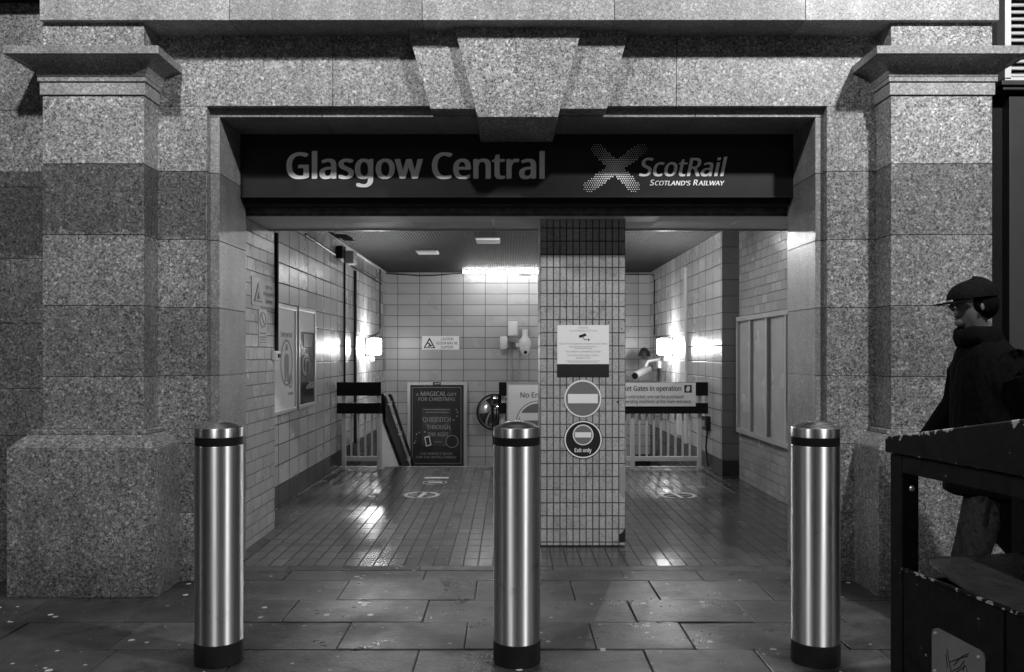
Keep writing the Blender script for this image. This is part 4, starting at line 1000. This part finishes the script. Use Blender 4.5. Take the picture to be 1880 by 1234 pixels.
b = MB(); bb(b, .07, L-.07, -.002, .006, ZO0-.006, ZO0+.006); b.build('sill_edge', M['bin_lid_edge'], bn, bevel=.002)
b = MB(); rg = []
for i in range(13):
    t_ = i/12; a = .04+(L-.08)*t_; zz = .628 - .05*math.sin(t_*math.pi); ci = .10 + .10*(abs(2*t_-1))**6*.4 - .05*math.sin(t_*math.pi)
    rg.append([BP(a, ci, zz-.012), BP(a, Wd-.04, zz-.012), BP(a, Wd-.04, zz), BP(a, ci, zz)])
b.rings(rg); b.build('tray', M['tray'], bn, smooth=True)
# arched lid
b = MB(); rg = []
def arch(a): return 1.116 + .178*max(0, min(a, L-a)) 
for i in range(17):
    a = -.015 + (L+.03)*i/16
    rg.append([BP(a, -.015, ZT+.004), BP(a, Wd+.015, ZT+.004), BP(a, Wd+.015, arch(a)), BP(a, -.015, arch(a))])
b.rings(rg); b.build('lid', M['bin_lid_edge'], bn, bevel=.006)
b = MB(); bb(b, .60, .606, -.003, .002, .05, ZO0-.01); b.build('panel_seam', M['black'], bn)
for a_ in (.14, .50):
    b = MB(); p = Vector(BP(a_, -.002, .10)); b.tube([p, p + Vector((0, 0, .07))], .009, 10); b.build('hinge', M['dark_paint'], bn, smooth=True)
b = MB(); bb(b, .10, L-.10, .001, .006, ZO1+.02, ZO1+.026); b.build('frame_groove', M['black'], bn)
# rivets and number plate with scratched marks
b = MB()
def rivet(b, a, z, r=.008):
    p = Vector(BP(a, -.001, z)); b.tube([p, p-n_*.004, p-n_*.006], [r, r*.8, r*.3], 12)
p_ = Vector(BP(.045, .040, .93)); b.tube([p_, p_-n_*.006, p_-n_*.009], [.009, .008, .003], 12)
p_ = Vector(BP(.080, .04, .915)); b.tube([p_+d*0, p_+d*.006], [.012, .008], 12)
b.build('rivet', M['alu'], bn, smooth=True)
b = MB()
def pp(a, z, o): q = C0 + d*a - n_*o; return (q.x, q.y, z)
def bin_az(x, y):
    # photo pixel -> (a, z) on the face c=0
    s_ = (x-VX)/F; a = (s_*C0.y - C0.x)/(d.x - s_*d.y); Y = C0.y + d.y*a; return a, PZ(y, Y)
pl_pts = [bin_az(*q) for q in ((1712, 1162), (1714, 1155), (1722, 1153), (1798, 1193), (1806, 1200), (1810, 1212))]
pl_pts += [(pl_pts[-1][0], pl_pts[-1][1]-.17), (pl_pts[-1][0]-.012, pl_pts[-1][1]-.182), (pl_pts[0][0]+.012, pl_pts[-1][1]-.182), (pl_pts[0][0], pl_pts[-1][1]-.17)]
b.rings([[pp(a, z, -.003) for a, z in pl_pts], [pp(a, z, .003) for a, z in pl_pts]])
pla = b.build('plate', M['plate'], bn)
b = MB()
for q in ((1719, 1163), (1798, 1207), (1718, 1232)):
    a, z = bin_az(*q); p = Vector(pp(a, z, .003)); b.tube([p, p-n_*.004, p-n_*.006], [.0075, .006, .002], 12)
b.build('screw', M['alu'], pla, smooth=True)
b = MB(); random.seed(11)
for ln in (((1740, 1192), (1744, 1215), (1748, 1234)), ((1744, 1216), (1762, 1209), (1778, 1205)), ((1752, 1222), (1766, 1206), (1780, 1200)), ((1750, 1232), (1764, 1225), (1772, 1212), (1770, 1231)), ((1738, 1200), (1741, 1226)), ((1757, 1234), (1775, 1222), (1777, 1233))):
    b.tube([pp(*bin_az(*q), .0035) for q in ln], .0016, 5)
b.build('scratched_mark', M['print_dark'], pla)

# ================================================================== PERSON in dark coat and cap, walking left, bent forward
PXc, PYc = 2.47, 4.25
ps = thing('person', 'person in dark coat and cap walking left behind the litter bin', 'person', (PXc, PYc, 0))
def skinned(name, chains, mat, parent, sub=2):
    verts, edges, rad = [], [], []
    for ch in chains:
        start = len(verts)
        for i, (p, r) in enumerate(ch):
            if i == 0 and isinstance(p, int): prev = p; continue
            verts.append(p); rad.append(r); cur = len(verts)-1
            if i > 0: edges.append((prev, cur))
            prev = cur
    me = bpy.data.meshes.new(name); me.from_pydata(verts, edges, []); me.update()
    o = bpy.data.objects.new(name, me); col.objects.link(o); o.parent = parent; me.materials.append(mat)
    o.modifiers.new('skin', 'SKIN'); s_ = o.modifiers.new('sub', 'SUBSURF'); s_.levels = sub; s_.render_levels = sub
    for i, v in enumerate(me.skin_vertices[0].data):
        v.radius = rad[i] if isinstance(rad[i], tuple) else (rad[i], rad[i])
    me.skin_vertices[0].data[0].use_root = True
    o.modifiers['skin'].use_smooth_shade = True
    # evaluate once and keep the plain mesh
    dg = bpy.context.evaluated_depsgraph_get(); dg.update(); m2 = bpy.data.meshes.new_from_object(o.evaluated_get(dg))
    o.modifiers.clear(); o.data = m2
    if not m2.materials: m2.materials.append(mat)
    return o
# local coordinates: x towards the right of the picture, person faces -x
body = [
 [((0.02, 0, .95), .12), ((0.0, 0, 1.15), .11), ((-.04, 0, 1.38), .12), ((-.075, 0, 1.50), .06), ((-.10, 0, 1.57), .055), ((-.125, 0, 1.64), .085), ((-.13, 0, 1.73), .092), ((-.12, 0, 1.785), .06)],
 [(0, 0), ((-.06, -.09, .86), .085), ((-.17, -.10, .50), .058), ((-.30, -.10, .10), .042), ((-.38, -.10, .045), .036), ((-.46, -.10, .035), .028)],
 [(0, 0), ((.05, .09, .86), .085), ((.14, .10, .50), .058), ((.34, .10, .16), .042), ((.30, .10, .07), .035), ((.24, .10, .035), .028)],
 [(2, 0), ((-.02, -.17, 1.36), .045), ((.07, -.23, 1.15), .043), ((-.06, -.25, .96), .034), ((-.10, -.25, .91), (.018, .032)), ((-.115, -.25, .87), (.012, .03))],
 [(2, 0), ((-.04, .17, 1.36), .045), ((-.10, .23, 1.15), .043), ((-.24, .22, 1.00), .034), ((-.29, .22, .97), (.018, .032)), ((-.32, .22, .95), (.012, .03))],
]
skinned('body', body, M['skin'], ps)
# nose, brow, chin, ear
b = MB()
def lp(x, y, z): return (PXc+x, PYc+y, z)
def ball(b, c, rx_, ry_, rz_, n=14):
    rr = []
    for i in range(n+1):
        a = math.pi*i/n; rr.append([lp(c[0]+rx_*math.sin(a)*math.cos(q*2*math.pi/n)+0, c[1]+ry_*math.sin(a)*math.sin(q*2*math.pi/n), c[2]+rz_*math.cos(a)) for q in range(n)])
    rr[0] = [lp(c[0]+.0005*math.cos(q*2*math.pi/n), c[1]+.0005*math.sin(q*2*math.pi/n), c[2]+rz_) for q in range(n)]; rr[-1] = [lp(c[0]+.0005*math.cos(q*2*math.pi/n), c[1]+.0005*math.sin(q*2*math.pi/n), c[2]-rz_) for q in range(n)]
    b.rings(rr)
b.tube([lp(-.205, 0, 1.72), lp(-.228, 0, 1.685), lp(-.212, 0, 1.672)], [.008, .016, .010], 8)
ball(b, (-.172, 0, 1.612), .036, .036, .028)
ball(b, (-.200, 0, 1.640), .010, .022, .006)
b.build('nose_and_chin', M['skin'], ps, smooth=True)
b = MB(); ball(b, (-.118, -.093, 1.685), .010, .005, .019); b.build('ear', M['skin'], ps, smooth=True); b = MB(); ball(b, (-.118, .093, 1.685), .010, .005, .019); b.build('ear', M['skin'], ps, smooth=True)
b = MB(); ball(b, (-.204, -.032, 1.708), .008, .012, .006); b.build('eye', M['print_dark'], ps, smooth=True); b = MB(); ball(b, (-.204, .032, 1.708), .008, .012, .006); b.build('eye', M['print_dark'], ps, smooth=True)
# hair under cap
b = MB(); ball(b, (-.092, 0, 1.70), .098, .101, .088); b.build('hair', M['coat'], ps, smooth=True)
# cap with peak
b = MB(); rr = []
for i in range(8):
    a = i/7*math.pi/2*.98; r_ = .113*math.cos(a); z_ = 1.735+.10*math.sin(a)
    rr.append([lp(-.118+r_*1.08*math.cos(q*2*math.pi/28), r_*.95*math.sin(q*2*math.pi/28), z_ + .012*math.cos(q*2*math.pi/28)) for q in range(28)])
b.rings(rr); cp = b.build('cap', M['cap_cloth'], ps, smooth=True)
b = MB(); pts = [(-.20, -.085), (-.255, -.075), (-.30, -.04), (-.312, 0), (-.30, .04), (-.255, .075), (-.20, .085)]
b.rings([[lp(x, y, 1.722 - .25*(abs(x)-.20) - y*y*1.5) for x, y in pts], [lp(x, y, 1.729 - .25*(abs(x)-.20) - y*y*1.5) for x, y in pts]]); b.build('cap_peak', M['cap_cloth'], cp)
# coat as one lofted shell, sleeves as tapering tubes
def ell(cx, cy, z, rx_, ry_, n=28, tilt=0): return [lp(cx+rx_*math.cos(q*2*math.pi/n), cy+ry_*math.sin(q*2*math.pi/n), z+tilt*math.cos(q*2*math.pi/n)+.006*math.sin(5*q*2*math.pi/n)) for q in range(n)]
b = MB()
b.rings([ell(.06, 0, .72, .30, .25, tilt=-.03), ell(.06, 0, .74, .305, .255, tilt=-.03), ell(.06, 0, .90, .275, .24), ell(.04, 0, 1.08, .25, .225), ell(.03, 0, 1.25, .235, .228), ell(.0, 0, 1.38, .20, .225), ell(-.05, 0, 1.46, .13, .17), ell(-.07, 0, 1.53, .09, .10)])
ct = b.build('coat', M['coat'], ps, smooth=True, angle=80)
b = MB(); b.tube([lp(-.03, -.09, 1.42), lp(-.02, -.165, 1.41), lp(0, -.205, 1.34), lp(.07, -.235, 1.15), lp(-.02, -.25, 1.02), lp(-.055, -.25, .965)], [.06, .078, .085, .068, .056, .05], 16); b.build('sleeve', M['coat'], ct, smooth=True)
b = MB(); b.tube([lp(-.04, .09, 1.42), lp(-.04, .165, 1.41), lp(-.05, .205, 1.34), lp(-.10, .235, 1.15), lp(-.20, .23, 1.03), lp(-.235, .22, 1.00)], [.06, .078, .085, .068, .056, .05], 16); b.build('sleeve', M['coat'], ct, smooth=True)
b = MB(); b.rings([ell(-.075, 0, 1.49, .115, .115), ell(-.085, 0, 1.53, .12, .115), ell(-.095, 0, 1.57, .105, .10), ell(-.10, 0, 1.585, .08, .08)]); b.build('scarf', M['coat'], ps, smooth=True, angle=80)
# trousers and shoes
for s_, pts in ((-1, [(-.05, -.09, .90), (-.17, -.10, .50), (-.285, -.10, .13)]), (1, [(.05, .09, .90), (.14, .10, .50), (.33, .10, .19)])):
    b = MB(); b.tube([lp(*p) for p in pts], [.115, .085, .068], 18); b.build('trouser_leg', M['trousers'], ps, smooth=True)
for (x0, yy, z0, rot) in ((-.38, -.10, .045, 0), (.27, .10, .075, -.35)):
    b = MB()
    rr = []
    for i, (u, wd, h_) in enumerate(((-.15, .02, .02), (-.13, .042, .05), (-.06, .048, .06), (.03, .042, .085), (.10, .04, .10), (.13, .02, .08))):
        cz_ = z0 - .04 + u*rot*-1
        rr.append([lp(x0+u, yy+wd*math.cos(q*math.pi/5), cz_+max(0, h_*(.5+.5*math.sin(q*math.pi/5)))+.002) for q in range(10)])
    b.rings(rr); b.build('shoe', M['black'], ps, smooth=True)
# fingers
for s_, hx, hz in ((-1, -.115, .87), (1, -.32, .95)):
    for i in range(4):
        b = MB(); yy = s_*.25 - .024 + i*.016 if s_ < 0 else .22 - .024 + i*.016; ln = (.070, .080, .076, .060)[i]
        dx = -.3 if s_ < 0 else -.7
        b.tube([lp(hx, yy, hz), lp(hx+dx*ln*.5, yy, hz-ln*.5), lp(hx+dx*ln*.5+.006, yy, hz-ln*.95)], [.0088, .0082, .006], 8); b.build('finger', M['skin'], ps, smooth=True)
    b = MB(); yy = s_*.25+.03 if s_ < 0 else .19; b.tube([lp(hx+.02, yy, hz+.03), lp(hx-.02, yy+.012*(-s_), hz), lp(hx-.03, yy, hz-.03)], [.011, .0095, .007], 8); b.build('thumb', M['skin'], ps, smooth=True)

# ================================================================== the other side of the street (seen only as reflections)
ob = thing('opposite_building', 'stone building across the street with glowing panes added for reflections', 'building', (0, -13, 0))
b = MB(); b.box(-30, 30, -14, -13, 0, 12); b.build('wall', M['far_stone'], ob)
xs = [-16, -12.6, -9.5, -7.6, -4.4, -2.2, -.5, 1.0, 3.4, 6.4, 9.2, 12.2, 15.5, 19]
ww = [1.8, .8, 1.2, .5, 1.3, .35, .5, .3, 1.5, .9, 1.6, .7, 1.8, 1.0]
for x, w_ in zip(xs, ww):
    b = MB(); b.box(x, x+w_*.35, -12.99, -12.95, .9, 2.3); b.build('reflection_pane', M['reflection_glow'], ob)  # glowing panes added for the bollards to reflect
